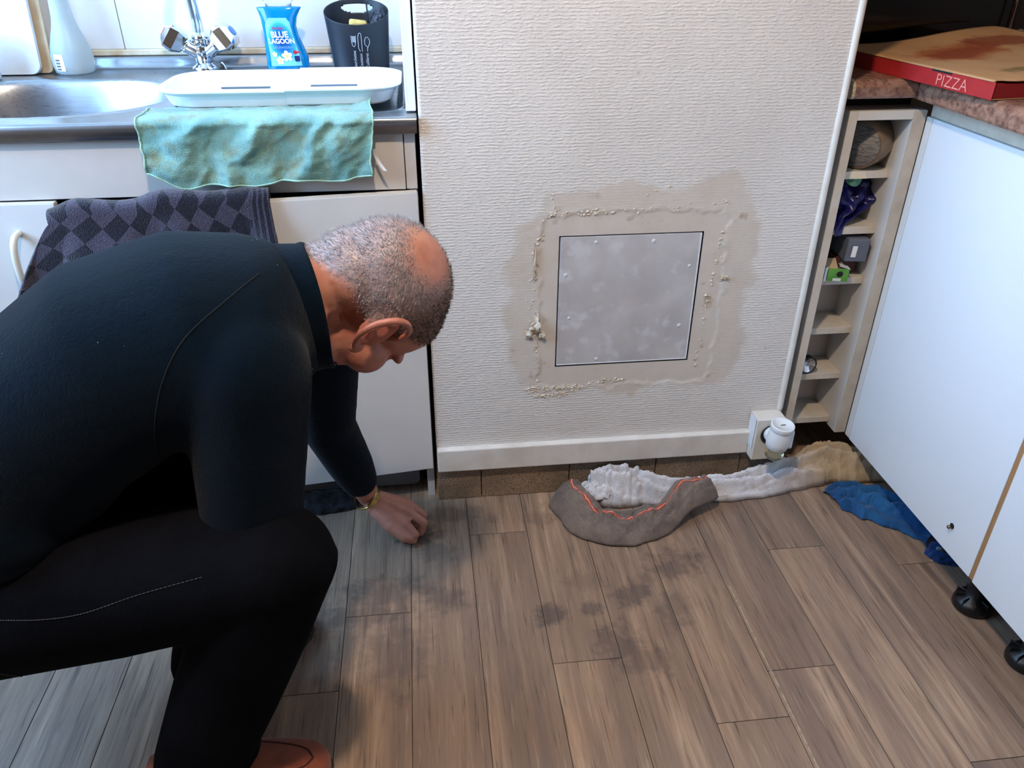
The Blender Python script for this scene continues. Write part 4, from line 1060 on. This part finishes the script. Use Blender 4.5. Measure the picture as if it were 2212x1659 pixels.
tag(solid(mk('blue_rag', grid(150, 44, bsec), M['brag'], smooth=True), .003, 0), 'crumpled blue rag poking out beneath the white cupboard door', 'rag')
def lump(cx, cy, rx, ry, rz, seed, rot=0):
    bm = bmesh.new(); bmesh.ops.create_icosphere(bm, subdivisions=5, radius=1)
    R_ = Euler((0, 0, rot)).to_matrix()
    for v in bm.verts:
        c = v.co.copy(); k = 1 + .16 * fb(c.x * 1.6, c.y * 1.6, c.z * 1.6 + seed) + .10 * abs(math.sin(c.x * 5 + c.y * 3 + 2 * fb(c.x * 2, c.y * 2, seed)))
        q = R_ @ Vector((c.x * rx * k, c.y * ry * k, 0)); v.co = Vector((cx + q.x, cy + q.y, max(.0012, (c.z * .75 + .25) * rz * k)))
    return bm
M['brag2'] = fabric('dark_blue_rag', L(24, 58, 108), L(16, 40, 82), 12, 420).m
tag(mk('blue_rag', lump(1.115, 1.206, .050, .040, .030, 3.3, .7), M['brag2'], smooth=True), 'small dark blue bundle under the cupboard between the blue rag and black foot', 'rag')
nk = fabric('black_marbled_cloth', L(22, 22, 26), L(48, 48, 54), 30, 300); M['blk'] = nk.m
tag(mk('black_cloth', lump(-.265, 1.515, .075, .030, .042, 8.1, .06), M['blk'], smooth=True), 'black mottled cloth on the floor under the sink cabinet door', 'cloth')

# ---- ceiling lamp (out of frame, gives the warm light)
cl = thing('ceiling_lamp', (-.10, .46, 2.18), 'round warm ceiling lamp above the kitchen floor', 'lamp')
LPx, LPy = -.10, .46
mk('canopy', lathe([(0, 2.5), (.05, 2.5), (.05, 2.48), (.01, 2.47), (.005, 2.46), (.005, 2.36), (0, 2.36)], (LPx, LPy, 0), n=24), M['white_pl'], cl, smooth=True)
mk('added_shade', lathe([(.015, 2.37), (.06, 2.36), (.13, 2.31), (.17, 2.23), (.172, 2.225), (.168, 2.228), (.127, 2.305), (.058, 2.353), (.015, 2.362), (.015, 2.37)], (LPx, LPy, 0), n=36), mat('added_lampshade', L(214, 204, 186), .6), cl, smooth=True)  # opaque dome added unseen above the bulb to cut upward fill light
nb = NT('lamp_bulb'); nb.set(Emission_Strength=6.0); nb.b.inputs['Emission Color'].default_value = (1.0, .82, .62, 1)
mk('bulb', lathe([(0, 2.36), (.014, 2.355), (.02, 2.33), (.028, 2.30), (.024, 2.275), (0, 2.262)], (LPx, LPy, 0), n=20), nb.m, cl, smooth=True)
lp = bpy.data.lights.new('ceiling_lamp_light', 'POINT'); lp.energy = 93; lp.color = (1.0, 0.81, 0.64); lp.shadow_soft_size = 0.05
lo = bpy.data.objects.new('ceiling_lamp_light', lp); COL.objects.link(lo); lo.location = (LPx, LPy, 2.21)
# ================================================================== THE PERSON
def add_ell(bm, c, r, R=None, sub=3):
    mt = Matrix.Translation(Vector(c)) @ ((R.to_4x4()) if R else Matrix.Identity(4)) @ Matrix.Diagonal((r[0], r[1], r[2], 1))
    bmesh.ops.create_icosphere(bm, subdivisions=sub, radius=1, matrix=mt)
def add_cap(bm, p0, p1, r0, r1, n=20):
    p0, p1 = Vector(p0), Vector(p1); d, a, b = frame(p1 - p0)
    add_ell(bm, p0, (r0,) * 3); add_ell(bm, p1, (r1,) * 3)
    tube([p0, p1], [r0, r1], n, bm)
def add_loft(bm, secs, n=28, p=2.2):
    """secs: (center, lateral unit, dorsal unit, half width, half depth)"""
    rings = []
    for c, la, do, hw, hd in secs:
        c, la, do = Vector(c), Vector(la).normalized(), Vector(do).normalized(); ring = []
        for i in range(n):
            t = 2 * math.pi * i / n; cs, sn = math.cos(t), math.sin(t)
            ring.append(c + la * hw * math.copysign(abs(cs) ** (2 / p), cs) + do * hd * math.copysign(abs(sn) ** (2 / p), sn))
        rings.append(ring)
    ring_loft(rings, bm=bm)
def fuse(bm, voxel, iters, fac=0.5):
    me = bpy.data.meshes.new('fuse'); bm.to_mesh(me); bm.free()
    o = bpy.data.objects.new('fuse', me); COL.objects.link(o)
    rm = o.modifiers.new('r', 'REMESH'); rm.mode = 'VOXEL'; rm.voxel_size = voxel
    if iters:
        s = o.modifiers.new('s', 'SMOOTH'); s.factor = fac; s.iterations = iters
    dg = bpy.context.evaluated_depsgraph_get(); out = bpy.data.meshes.new_from_object(o.evaluated_get(dg))
    bpy.data.objects.remove(o); bpy.data.meshes.remove(me)
    return out
def adopt(name, me, mat_, parent):
    me.name = name; me.transform(Matrix.Translation(-ORG[parent.name])); me.materials.clear(); me.materials.append(mat_)
    me.polygons.foreach_set('use_smooth', [True] * len(me.polygons))
    o = bpy.data.objects.new(name, me); COL.objects.link(o); o.parent = parent; ORG[o.name] = ORG[parent.name].copy(); return o

LR = Vector((.30, -.954, 0))                     # his right
# ---- joints
Rsh, Relb = V(-.232, .892, .712), V(-.262, .860, .428)
Rhand0 = V(-.315, .955, .275)
Lsh, Lelb, Lwr = V(-.175, 1.175, .655), V(-.204, 1.292, .375), V(-.158, 1.428, .092)
Rhip, Rknee, Rank = V(-.66, .885, .375), V(-.222, .822, .462), V(-.372, .815, .12)
Lhip, Lknee, Lank = V(-.67, 1.045, .38), V(-.285, 1.06, .455), V(-.395, 1.01, .12)
SPINE = [((-.69, .945, .35), .165, .135), ((-.665, .948, .43), .170, .135), ((-.605, .955, .535), .165, .130), ((-.515, .965, .632), .168, .130), ((-.415, .985, .700), .178, .132), ((-.315, 1.005, .728), .185, .125), ((-.235, 1.028, .728), .165, .108), ((-.200, 1.040, .728), .122, .098), ((-.178, 1.045, .730), .088, .080)]
def spine_secs(shrink=0.0):
    out = []; C_ = [Vector(s[0]) for s in SPINE]
    for i, (c, hw, hd) in enumerate(SPINE):
        tn = (C_[min(i + 1, len(C_) - 1)] - C_[max(i - 1, 0)]).normalized(); do = (LR.cross(tn)).normalized()
        if do.z < 0: do = -do
        out.append((c, LR, do, hw - shrink, hd - shrink))
    return out

# ---- head frame
HC = V(-.0835, 1.075, .733); HS = 1.06
Uv = V(.963, .129, .18).normalized(); Fv = V(.131, .320, -.932); Fv = (Fv - Uv * Fv.dot(Uv)).normalized(); Rv = Fv.cross(Uv).normalized()
HM = Matrix((Rv, Fv, Uv)).transposed()
def hd_(x, y, z): return HC + HM @ (Vector((x, y, z)) * HS)
def hell(bm, c, r, rot=None): add_ell(bm, hd_(*c), [q * HS for q in r], HM @ Euler(rot).to_matrix() if rot else HM)

body = bmesh.new()
hell(body, (0, -.012, .030), (.077, .098, .086)); hell(body, (0, -.050, -.010), (.062, .055, .062)); hell(body, (0, .030, .030), (.070, .070, .070))
hell(body, (0, .034, -.035), (.063, .062, .086))
for s in (-1, 1):
    hell(body, (s * .041, .056, -.028), (.033, .036, .034)); hell(body, (s * .046, .018, -.085), (.020, .042, .026))
    hell(body, (s * .031, .084, -.006), (.014, .012, .010)); hell(body, (s * .028, .089, .014), (.026, .012, .010), (0, s * .15, 0))
    hell(body, (s * .010, .083, -.032), (.009, .010, .008))
    # ear: helix, antihelix, concha plate, lobe
    hx = [(.070, .016, -.008), (.081, .021, .014), (.090, .012, .033), (.096, -.008, .041), (.100, -.027, .032), (.099, -.036, .010), (.093, -.031, -.012), (.085, -.017, -.030), (.079, -.003, -.038)]
    er = lambda x, y, z: hd_(s * (x if s > 0 else .070 + (x - .070) * .35), y * .94 - z * .34, z * .94 + y * .34)
    tube([er(x, y, z) for x, y, z in bez(hx, 26)], [.0042 + .0014 * math.sin(i / 26 * 3.1) for i in range(27)], 10, body)
    ah = [(.080, .003, .025), (.088, -.015, .021), (.089, -.023, .002), (.083, -.012, -.016)]
    tube([er(x, y, z) for x, y, z in bez(ah, 14)], .0038, 8, body)
    hell(body, (s * (.079 if s > 0 else .072), -.012, .000), (.0045, .021, .034), (.34, 0, s * -.36)); hell(body, (s * (.079 if s > 0 else .073), .012, -.036), (.005, .0090, .011)); hell(body, (s * .076, .014, -.010), (.005, .005, .007))
hell(body, (0, .074, -.106), (.027, .022, .019))
add_cap(body, hd_(0, .094, .004), hd_(0, .090, -.032), .0085, .0105)
hell(body, (0, .088, -.070), (.025, .009, .0055)); hell(body, (0, .086, -.081), (.022, .009, .006))
# neck and hidden torso / limbs
add_loft(body, [(hd_(0, -.040, -.045), Rv, -Fv, .058, .060), (hd_(0, -.036, -.070), Rv, -Fv, .056, .058), (V(-.155, 1.050, .722), LR, (0.1, 0, 1), .058, .060), (V(-.20, 1.040, .722), LR, (.1, 0, 1), .075, .075)])
hell(body, (0, .022, -.098), (.045, .045, .022))
sec = spine_secs(.028); add_loft(body, sec)
add_cap(body, Rsh - LR * .03, Relb, .052, .040); add_cap(body, Relb, Rhand0, .040, .030)
add_cap(body, V(-.20, 1.13, .68), Lsh, .05, .050); add_cap(body, Lsh, Lelb, .050, .036); add_cap(body, Lelb, Lelb.lerp(Lwr, .3), .037, .037); add_cap(body, Lelb.lerp(Lwr, .3), Lwr, .037, .0245)
for a, b, c in ((Rhip, Rknee, Rank), (Lhip, Lknee, Lank)):
    add_cap(body, a, b, .070, .050); add_cap(body, b, b.lerp(c, .35), .050, .050); add_cap(body, b.lerp(c, .35), c, .050, .034); add_cap(body, c, c + V(.03, 0, -.055), .034, .03); add_cap(body, c + V(-.01, 0, -.07), c + ((V(.11, 0, -.08)) if c is Rank else V(.065, .085, -.08)), .026, .022)
# left hand reaching to the floor: palm, four bent fingers, thumb
def chainf(bm, pts, rs):
    for (p, q), (a, b) in zip(zip(pts, pts[1:]), zip(rs, rs[1:])): add_cap(bm, p, q, a, b, 14)
K = [V(-.078, 1.372, .050), V(-.066, 1.394, .060), V(-.064, 1.418, .060), V(-.072, 1.440, .052)]
wc_ = [V(-.150, 1.408, .082), V(-.148, 1.420, .088), V(-.150, 1.432, .088), V(-.154, 1.442, .082)]
for a, b in zip(wc_, K): add_cap(body, a, b, .0165, .0125)
for a, b in zip(K, K[1:]): add_cap(body, a - V(.012, 0, .004), b - V(.012, 0, .004), .0125, .0125)
add_ell(body, (-.115, 1.408, .060), (.036, .034, .016))
fing = [[K[0], K[0] + V(.020, -.012, -.022), K[0] + V(.010, -.012, -.038), K[0] + V(-.008, -.004, -.0405)],
        [K[1], K[1] + V(.028, -.008, -.022), K[1] + V(.020, -.012, -.046), K[1] + V(.000, -.012, -.0505)],
        [K[2], K[2] + V(.026, -.002, -.024), K[2] + V(.018, -.006, -.047), K[2] + V(-.002, -.008, -.0505)],
        [K[3], K[3] + V(.020, .004, -.020), K[3] + V(.014, .002, -.038), K[3] + V(-.002, -.002, -.0425)]]
for i, pf in enumerate(fing):
    k = (.98, 1.0, .96, .84)[i]; chainf(body, pf, [.0112 * k, .0102 * k, .0090 * k, .0078 * k])
chainf(body, [V(-.142, 1.398, .074), V(-.112, 1.366, .052), V(-.082, 1.350, .030), V(-.062, 1.356, .016)], [.0165, .0135, .0112, .0092])
# right hand resting between the knees, mostly hidden
RB = Rhand0
add_ell(body, RB + V(.015, .03, -.02), (.040, .034, .020))
for i in range(4):
    q = RB + V(.050 - .012 * i, .022 + .016 * i, -.030); chainf(body, [q, q + V(.012, .006, -.030), q + V(.006, .006, -.056), q + V(-.008, .004, -.070)], [.0105, .0098, .0088, .0078])
chainf(body, [RB + V(.02, .004, -.01), RB + V(.04, .004, -.034), RB + V(.044, .008, -.062)], [.014, .0115, .0092])
bme = fuse(body, .0031, 4, .5)

def skin_mat():
    n = NT('skin'); p = n.coord('Object')
    a = n.noise(p, 38, 4, .6); b = n.noise(p, 9, 3)
    c = n.mix(step(n, a, .35, .68), L(204, 142, 118), L(188, 120, 98)); c = n.mix(n.math('MULTIPLY', step(n, b, .45, .7), .4), c, L(176, 104, 90))
    red = n.attr('flush'); c = n.mix(n.math('MULTIPLY', red, .55), c, L(186, 92, 74))
    hair = n.attr('stubble'); hn = n.noise(p, 420, 3, .8); 
    hc = n.mix(step(n, n.noise(p, 30, 3), .35, .65), L(150, 128, 112), L(126, 100, 84))
    hc = n.mix(n.math('MULTIPLY', n.attr('greyed'), .8), hc, L(168, 164, 166))
    c = n.mix(n.math('MULTIPLY', hair, n.math('ADD', .55, n.math('MULTIPLY', step(n, hn, .4, .6), .35))), c, hc)
    n.col(c); n.set(Roughness=.48, Subsurface_Weight=.08); n.b.inputs['Subsurface Radius'].default_value = (.010, .004, .002)
    n.bump(n.noise(p, 260, 2, .6), .25, .001); return n.m
M['skin'] = skin_mat()
ps = thing('person', (-.38, .95, 0), 'crouching man in a dark sweater and jeans reaching to the floor', 'person')
bo_ = adopt('body', bme, M['skin'], ps)
co = np.zeros(len(bme.vertices) * 3); bme.vertices.foreach_get('co', co); co = co.reshape(-1, 3) + np.array(ps.location)
HMn = np.array(HM); lc = (co - np.array(HC)) @ HMn / HS
def hair_mask(lc):
    x, y, z = lc[:, 0], lc[:, 1], lc[:, 2]
    near = (np.abs(lc) < .14).all(1) & (z > -.09)
    line = np.where(y > .01, .010 + (y - .01) * .70, np.where(y > -.035, -.002 + (y + .035) * .3, np.interp(x, [.0, .06], [-.072, -.022])))   # hair lower limit
    line = np.where((y <= .01) & (y > -.035), np.interp(y, [-.035, .01], [-.024, .012]), line)
    m_ = np.clip((z - line) / .014, 0, 1)
    front = np.clip((.092 - y) / .014, 0, 1)
    u = lc / np.maximum(np.linalg.norm(lc, axis=1, keepdims=True), 1e-6)
    bc = np.array([.22, -.53, .84]); bc = bc / np.linalg.norm(bc); ang = np.degrees(np.arccos(np.clip(u @ bc, -1, 1)))
    bald = 1 - np.clip((ang - 15) / 14, 0, 1)
    earz = (np.abs(x) > .0795) & (z < .06)
    return m_ * front * near * (1 - .93 * bald) * (~earz), near
hm, near = hair_mask(lc)
grey = np.clip((-lc[:, 1] - .0) / .05, 0, 1) * near
flush = np.exp(-((lc[:, 1] + .008) / .04) ** 2 - ((lc[:, 2] - 0) / .045) ** 2) * near + np.clip((lc[:, 1] - .02) / .06, 0, 1) * near * .6
for nm, d in (('stubble', hm), ('greyed', grey), ('flush', np.clip(flush, 0, 1))):
    at = bme.attributes.new(nm, 'FLOAT', 'POINT'); at.data.foreach_set('value', d.astype(np.float32))
# close-cropped hair as fine bristles standing on the scalp
no = np.zeros(len(bme.vertices) * 3); bme.vertices.foreach_get('normal', no); no = no.reshape(-1, 3)
rng = np.random.default_rng(5); idx = np.where(hm > .15)[0]
pick = rng.choice(idx, size=min(26000, len(idx) * 6), replace=True); keep = rng.random(len(pick)) < hm[pick]; pick = pick[keep]
hv, hf, hg = [], [], []
back_w = np.array(HM @ Vector((0, -.5, -.7)))
for q in pick:
    p = co[q] + rng.normal(0, .0012, 3); nrm = no[q]; d = nrm * .8 + back_w * .7 + rng.normal(0, .25, 3); d /= np.linalg.norm(d)
    s = np.cross(d, rng.normal(0, 1, 3)); s /= np.linalg.norm(s); ln = rng.uniform(.0035, .0068); wdt = .00038
    b = len(hv); p0 = p - nrm * .0005; hv += [p0 + s * wdt, p0 - s * wdt, p0 + d * ln * .6 + s * wdt * .6, p0 + d * ln * .6 - s * wdt * .6, p0 + d * ln]
    hf += [(b, b + 1, b + 3, b + 2), (b + 2, b + 3, b + 4)]; hg += [grey[q] * .8 + rng.uniform(-.3, .3)] * 5
nh = NT('cropped_hair'); nh.col(nh.mix(nh.math('ADD', nh.attr('grey'), 0.0, True), L(112, 84, 62), L(196, 196, 200))); nh.set(Roughness=.35); M['hair'] = nh.m
ho = mk('hair', (hv, hf), M['hair'], ps); at = ho.data.attributes.new('grey', 'FLOAT', 'POINT'); at.data.foreach_set('value', np.array(hg, dtype=np.float32))
ho['kind'] = 'stuff'; ho['label'] = 'close-cropped greying hair'

# ---- sweater
sw = bmesh.new()
add_loft(sw, spine_secs(0.0))
add_cap(sw, Rsh - LR * .06 + V(-.01, 0, .01), Rsh, .088, .082); add_cap(sw, Rsh, Rsh.lerp(Relb, .5), .082, .072); add_cap(sw, Rsh.lerp(Relb, .5), Relb, .072, .064); add_cap(sw, Relb, Rhand0, .062, .048)
add_cap(sw, V(-.225, 1.10, .70), Lsh, .085, .072); add_cap(sw, Lsh, Lelb, .068, .053); add_cap(sw, Lelb, Lelb.lerp(Lwr, .5), .053, .048); add_cap(sw, Lelb.lerp(Lwr, .5), Lelb.lerp(Lwr, .74), .048, .041)
add_ell(sw, (-.56, .93, .53), (.10, .15, .10))
swm = fuse(sw, .0075, 18, .5)
def knit():
    n = NT('dark_wool'); p = n.coord('Object')
    a = n.noise(p, 6, 4); pil = n.noise(p, 330, 2, .75); pl2 = n.noise(p, 120, 2, .7)
    c = n.mix(step(n, a, .35, .7), L(4, 16, 27), L(3, 12, 21)); c = n.mix(n.math('MULTIPLY', step(n, pl2, .60, .68), .35), c, L(4, 9, 14)); c = n.mix(n.math('MULTIPLY', step(n, pil, .62, .75), .35), c, L(12, 32, 50))
    n.col(c); n.set(Roughness=.95, Sheen_Weight=.05, Sheen_Roughness=.5); n.b.inputs['Specular IOR Level'].default_value = .04
    n.bump(n.math('ADD', pil, pl2), .5, .002); return n.m
M['knit'] = knit()
swo = adopt('sweater', swm, M['knit'], ps)
from mathutils.bvhtree import BVHTree
def bvh(me, base): 
    return BVHTree.FromPolygons([v.co + base for v in me.vertices], [tuple(p.vertices) for p in me.polygons])
sw_t = bvh(swm, ps.location)
# stand-up collar, folded rim
cc = V(-.182, 1.0455, .732); cax = V(.985, .12, .05).normalized(); _, ca, cb_ = frame(cax)
cp = [(.100, -.040), (.096, -.018), (.0925, .004), (.0905, .022), (.092, .029), (.0905, .034), (.086, .034), (.084, .028), (.085, .0), (.086, -.03)]
bm = lathe(cp, cc, cax, 48)
for v_ in bm.verts:
    q = v_.co - cc; t = math.atan2(q.dot(cb_), q.dot(ca)); v_.co += cax * (.006 * math.sin(t * 2 + .6) - .008 * math.sin(t)) + (q - cax * q.dot(cax)) * (.03 * math.sin(3 * t))
mk('collar', bm, M['knit'], swo, smooth=True)
# armhole seam
M['seam'] = mat('dark_seam', L(9, 11, 13), 0.95)
seam = []
for (x, y, z) in bez([(-.215, .98, .812), (-.245, .94, .799), (-.299, .90, .763), (-.325, .86, .722), (-.341, .84, .663), (-.345, .84, .615)], 50):
    o_ = V(0, 0, 1.2); hit = sw_t.ray_cast(o_, (Vector((x, y, z)) - o_).normalized())
    if hit[0] is not None: seam.append(hit[0] + hit[1] * .0002)
mk('seam', tube(seam, .0009, 6), M['seam'], swo, smooth=True)
# a few pale lint specks
bm = bmesh.new()
for k in range(30):
    i = random.randrange(len(swm.vertices)); v_ = swm.vertices[i]
    bmesh.ops.create_icosphere(bm, subdivisions=1, radius=random.uniform(.0003, .0007), matrix=Matrix.Translation(v_.co + ps.location + v_.normal * .0008))
lt = mk('lint', bm, mat('pale_lint', L(150, 160, 165), .9), swo); lt['kind'] = 'stuff'

# ---- jeans
jn = bmesh.new()
add_loft(jn, [((-.74, .95, .36), LR, (-1, 0, .2), .165, .11), ((-.70, .952, .40), LR, (-.9, 0, .5), .170, .130), ((-.665, .955, .47), LR, (-.85, 0, .5), .165, .125), ((-.63, .958, .53), LR, (-.8, 0, .6), .155, .115)])
for a, b, c, kr in ((Rhip, Rknee, Rank, .080), (Lhip, Lknee, Lank, .074)):
    add_cap(jn, a, a.lerp(b, .5), .115, .102); add_cap(jn, a.lerp(b, .5), b, .102, kr)
    d_ = (c - b).normalized(); fx_ = V(1, 0, 0)
    add_loft(jn, [(b - d_ * .02, V(0, 1, 0), V(1, 0, -.3), kr * .94, kr * .98), (b.lerp(c, .35), V(0, 1, 0), V(1, 0, -.35), .074, .080), (b.lerp(c, .7), V(0, 1, 0), V(1, 0, -.3), .068, .078), (c + V(-.004, 0, -.012), V(0, 1, 0), V(1, 0, .05), .066, .080), (c + V(-.008, 0, -.040), V(0, 1, 0), V(1, 0, .10), .068, .083)])
jm = fuse(jn, .0075, 6, .5)
def denim():
    n = NT('dark_denim'); p = n.coord('Object'); a = n.noise(p, 7, 4); w_ = n.noise(n.mapping(p, (500, 500, 160)), 1.0, 1)
    c = n.mix(step(n, a, .38, .68), L(6, 6, 9), L(12, 13, 17)); n.col(n.mix(n.math('MULTIPLY', step(n, w_, .5, .7), .25), c, L(24, 27, 33)))
    n.set(Roughness=.95); n.b.inputs['Specular IOR Level'].default_value = .04; n.bump(w_, .35, .0015); return n.m
M['denim'] = denim()
jo = adopt('jeans', jm, M['denim'], ps)
j_t = bvh(jm, ps.location)
def stitch(pts, k, name='stitching'):
    o_ = V(0, 0, 1.2); P_ = [h for h in (j_t.ray_cast(o_, (q - o_).normalized()) for q in bez(pts, k * 3)) if h[0] is not None]; bm = bmesh.new()
    for i in range(0, len(P_) - 2, 3): tube([P_[i][0] + P_[i][1] * .0006, P_[i + 1][0] + P_[i + 1][1] * .0006, P_[i + 2][0] + P_[i + 2][1] * .0006], .00055, 5, bm)
    o = mk(name, bm, M['thread'], jo); return o
M['thread'] = mat('grey_thread', L(78, 73, 70), .8)
stitch([(-.578, .80, .417), (-.521, .79, .422), (-.462, .78, .437), (-.383, .77, .471), (-.296, .76, .502)], 60)
stitch([(-.608, .80, .319), (-.568, .79, .319), (-.521, .78, .324)], 24)

# ---- shoes
M['suede'] = mat('brown_suede', L(138, 72, 46), .85, var=L(112, 54, 34), vscale=18, bump=(400, .4, .0015), sheen=.2)
M['sole'] = mat('dark_sole', L(46, 34, 28), .7)
def shoe(ax, ay, ang):
    R_ = Euler((0, 0, ang)).to_matrix(); o_ = Vector((ax, ay, 0))
    prof = [(-.095, .024, .050), (-.088, .030, .066), (-.06, .034, .078), (-.01, .036, .082), (.04, .039, .076), (.09, .045, .062), (.13, .047, .052), (.16, .043, .046), (.178, .032, .038), (.186, .018, .028)]
    secs, sole = [], []
    for x, hw, h in prof:
        ring = []
        for i in range(24):
            t = 2 * math.pi * i / 24; y = hw * math.copysign(abs(math.cos(t)) ** .7, math.cos(t)); z = (.010 + h * .5) + h * .5 * math.copysign(abs(math.sin(t)) ** .75, math.sin(t))
            ring.append(o_ + R_ @ Vector((x, y, max(.008, z))))
        secs.append(ring); sole.append([o_ + R_ @ Vector((x * 1.012, y, z)) for y, z in ((-hw - .003, 0), (hw + .003, 0), (hw + .003, .011), (-hw - .003, .011))])
    up = mk('shoe', ring_loft(secs), M['suede'], ps, smooth=True)
    mk('sole', ring_loft(sole), M['sole'], up)
    t_ = bvh(up.data, ps.location)
    for sy in (-1, 1):
        pp = [o_ + R_ @ Vector((x, sy * y, .09)) for x, y in ((.02, .022), (.07, .026), (.12, .024), (.15, .016), (.163, 0))]
        ln = []
        for q in bez(pp, 24):
            h_ = t_.ray_cast(q + V(0, 0, .05), V(0, 0, -1))
            if h_[0] is not None: ln.append(h_[0] + V(0, 0, .0003))
        if len(ln) > 2: mk('seam', tube(ln, .0014, 6), mat('shoe_seam', L(70, 32, 22), .8), up, smooth=True)
    lc_ = [o_ + R_ @ Vector(q) for q in ((.045, -.012, .088), (.062, .004, .084), (.055, .022, .078), (.075, .03, .066))]
    mk('lace', tube(bez(lc_, 16), .0018, 6), mat('shoe_lace', L(52, 26, 18), .8), up, smooth=True)
shoe(-.385, .812, .0); shoe(-.395, 1.01, .92)

# ---- gold bracelet
wa = (K[1] - Lelb).normalized(); wa = ((Lwr - Lelb).normalized() * .6 + (V(-.07, 1.40, .05) - Lwr).normalized() * .4).normalized()
bc_ = Lwr + V(-.004, -.006, .004); _, ba, bb_ = frame(wa)
n_ = NT('gold'); n_.col(L(206, 178, 110)); n_.set(Metallic=1.0, Roughness=.22); n_.bump(n_.noise(n_.coord('Object'), 300, 2), .3, .001); M['gold'] = n_.m
rings = []
for i in range(48):
    t = 2 * math.pi * i / 48; rd_ = ba * math.cos(t) * .0365 + bb_ * math.sin(t) * .031; wd = .0075 if math.sin(t) > -.2 else .003
    u_ = rd_.normalized(); rings.append([bc_ + rd_ + wa * wd, bc_ + rd_ + u_ * .0014 + wa * wd * .8, bc_ + rd_ + u_ * .0014 - wa * wd * .8, bc_ + rd_ - wa * wd])
bm = bmesh.new(); RR = [[bm.verts.new(p) for p in r] for r in rings]
for i in range(48):
    q, s = RR[i], RR[(i + 1) % 48]
    for j in range(4): k = (j + 1) % 4; bm.faces.new((q[j], q[k], s[k], s[j]))
bmesh.ops.recalc_face_normals(bm, faces=bm.faces[:])
br = mk('bracelet', bm, M['gold'], ps, smooth=False); br['label'] = 'gold bangle on the left wrist'
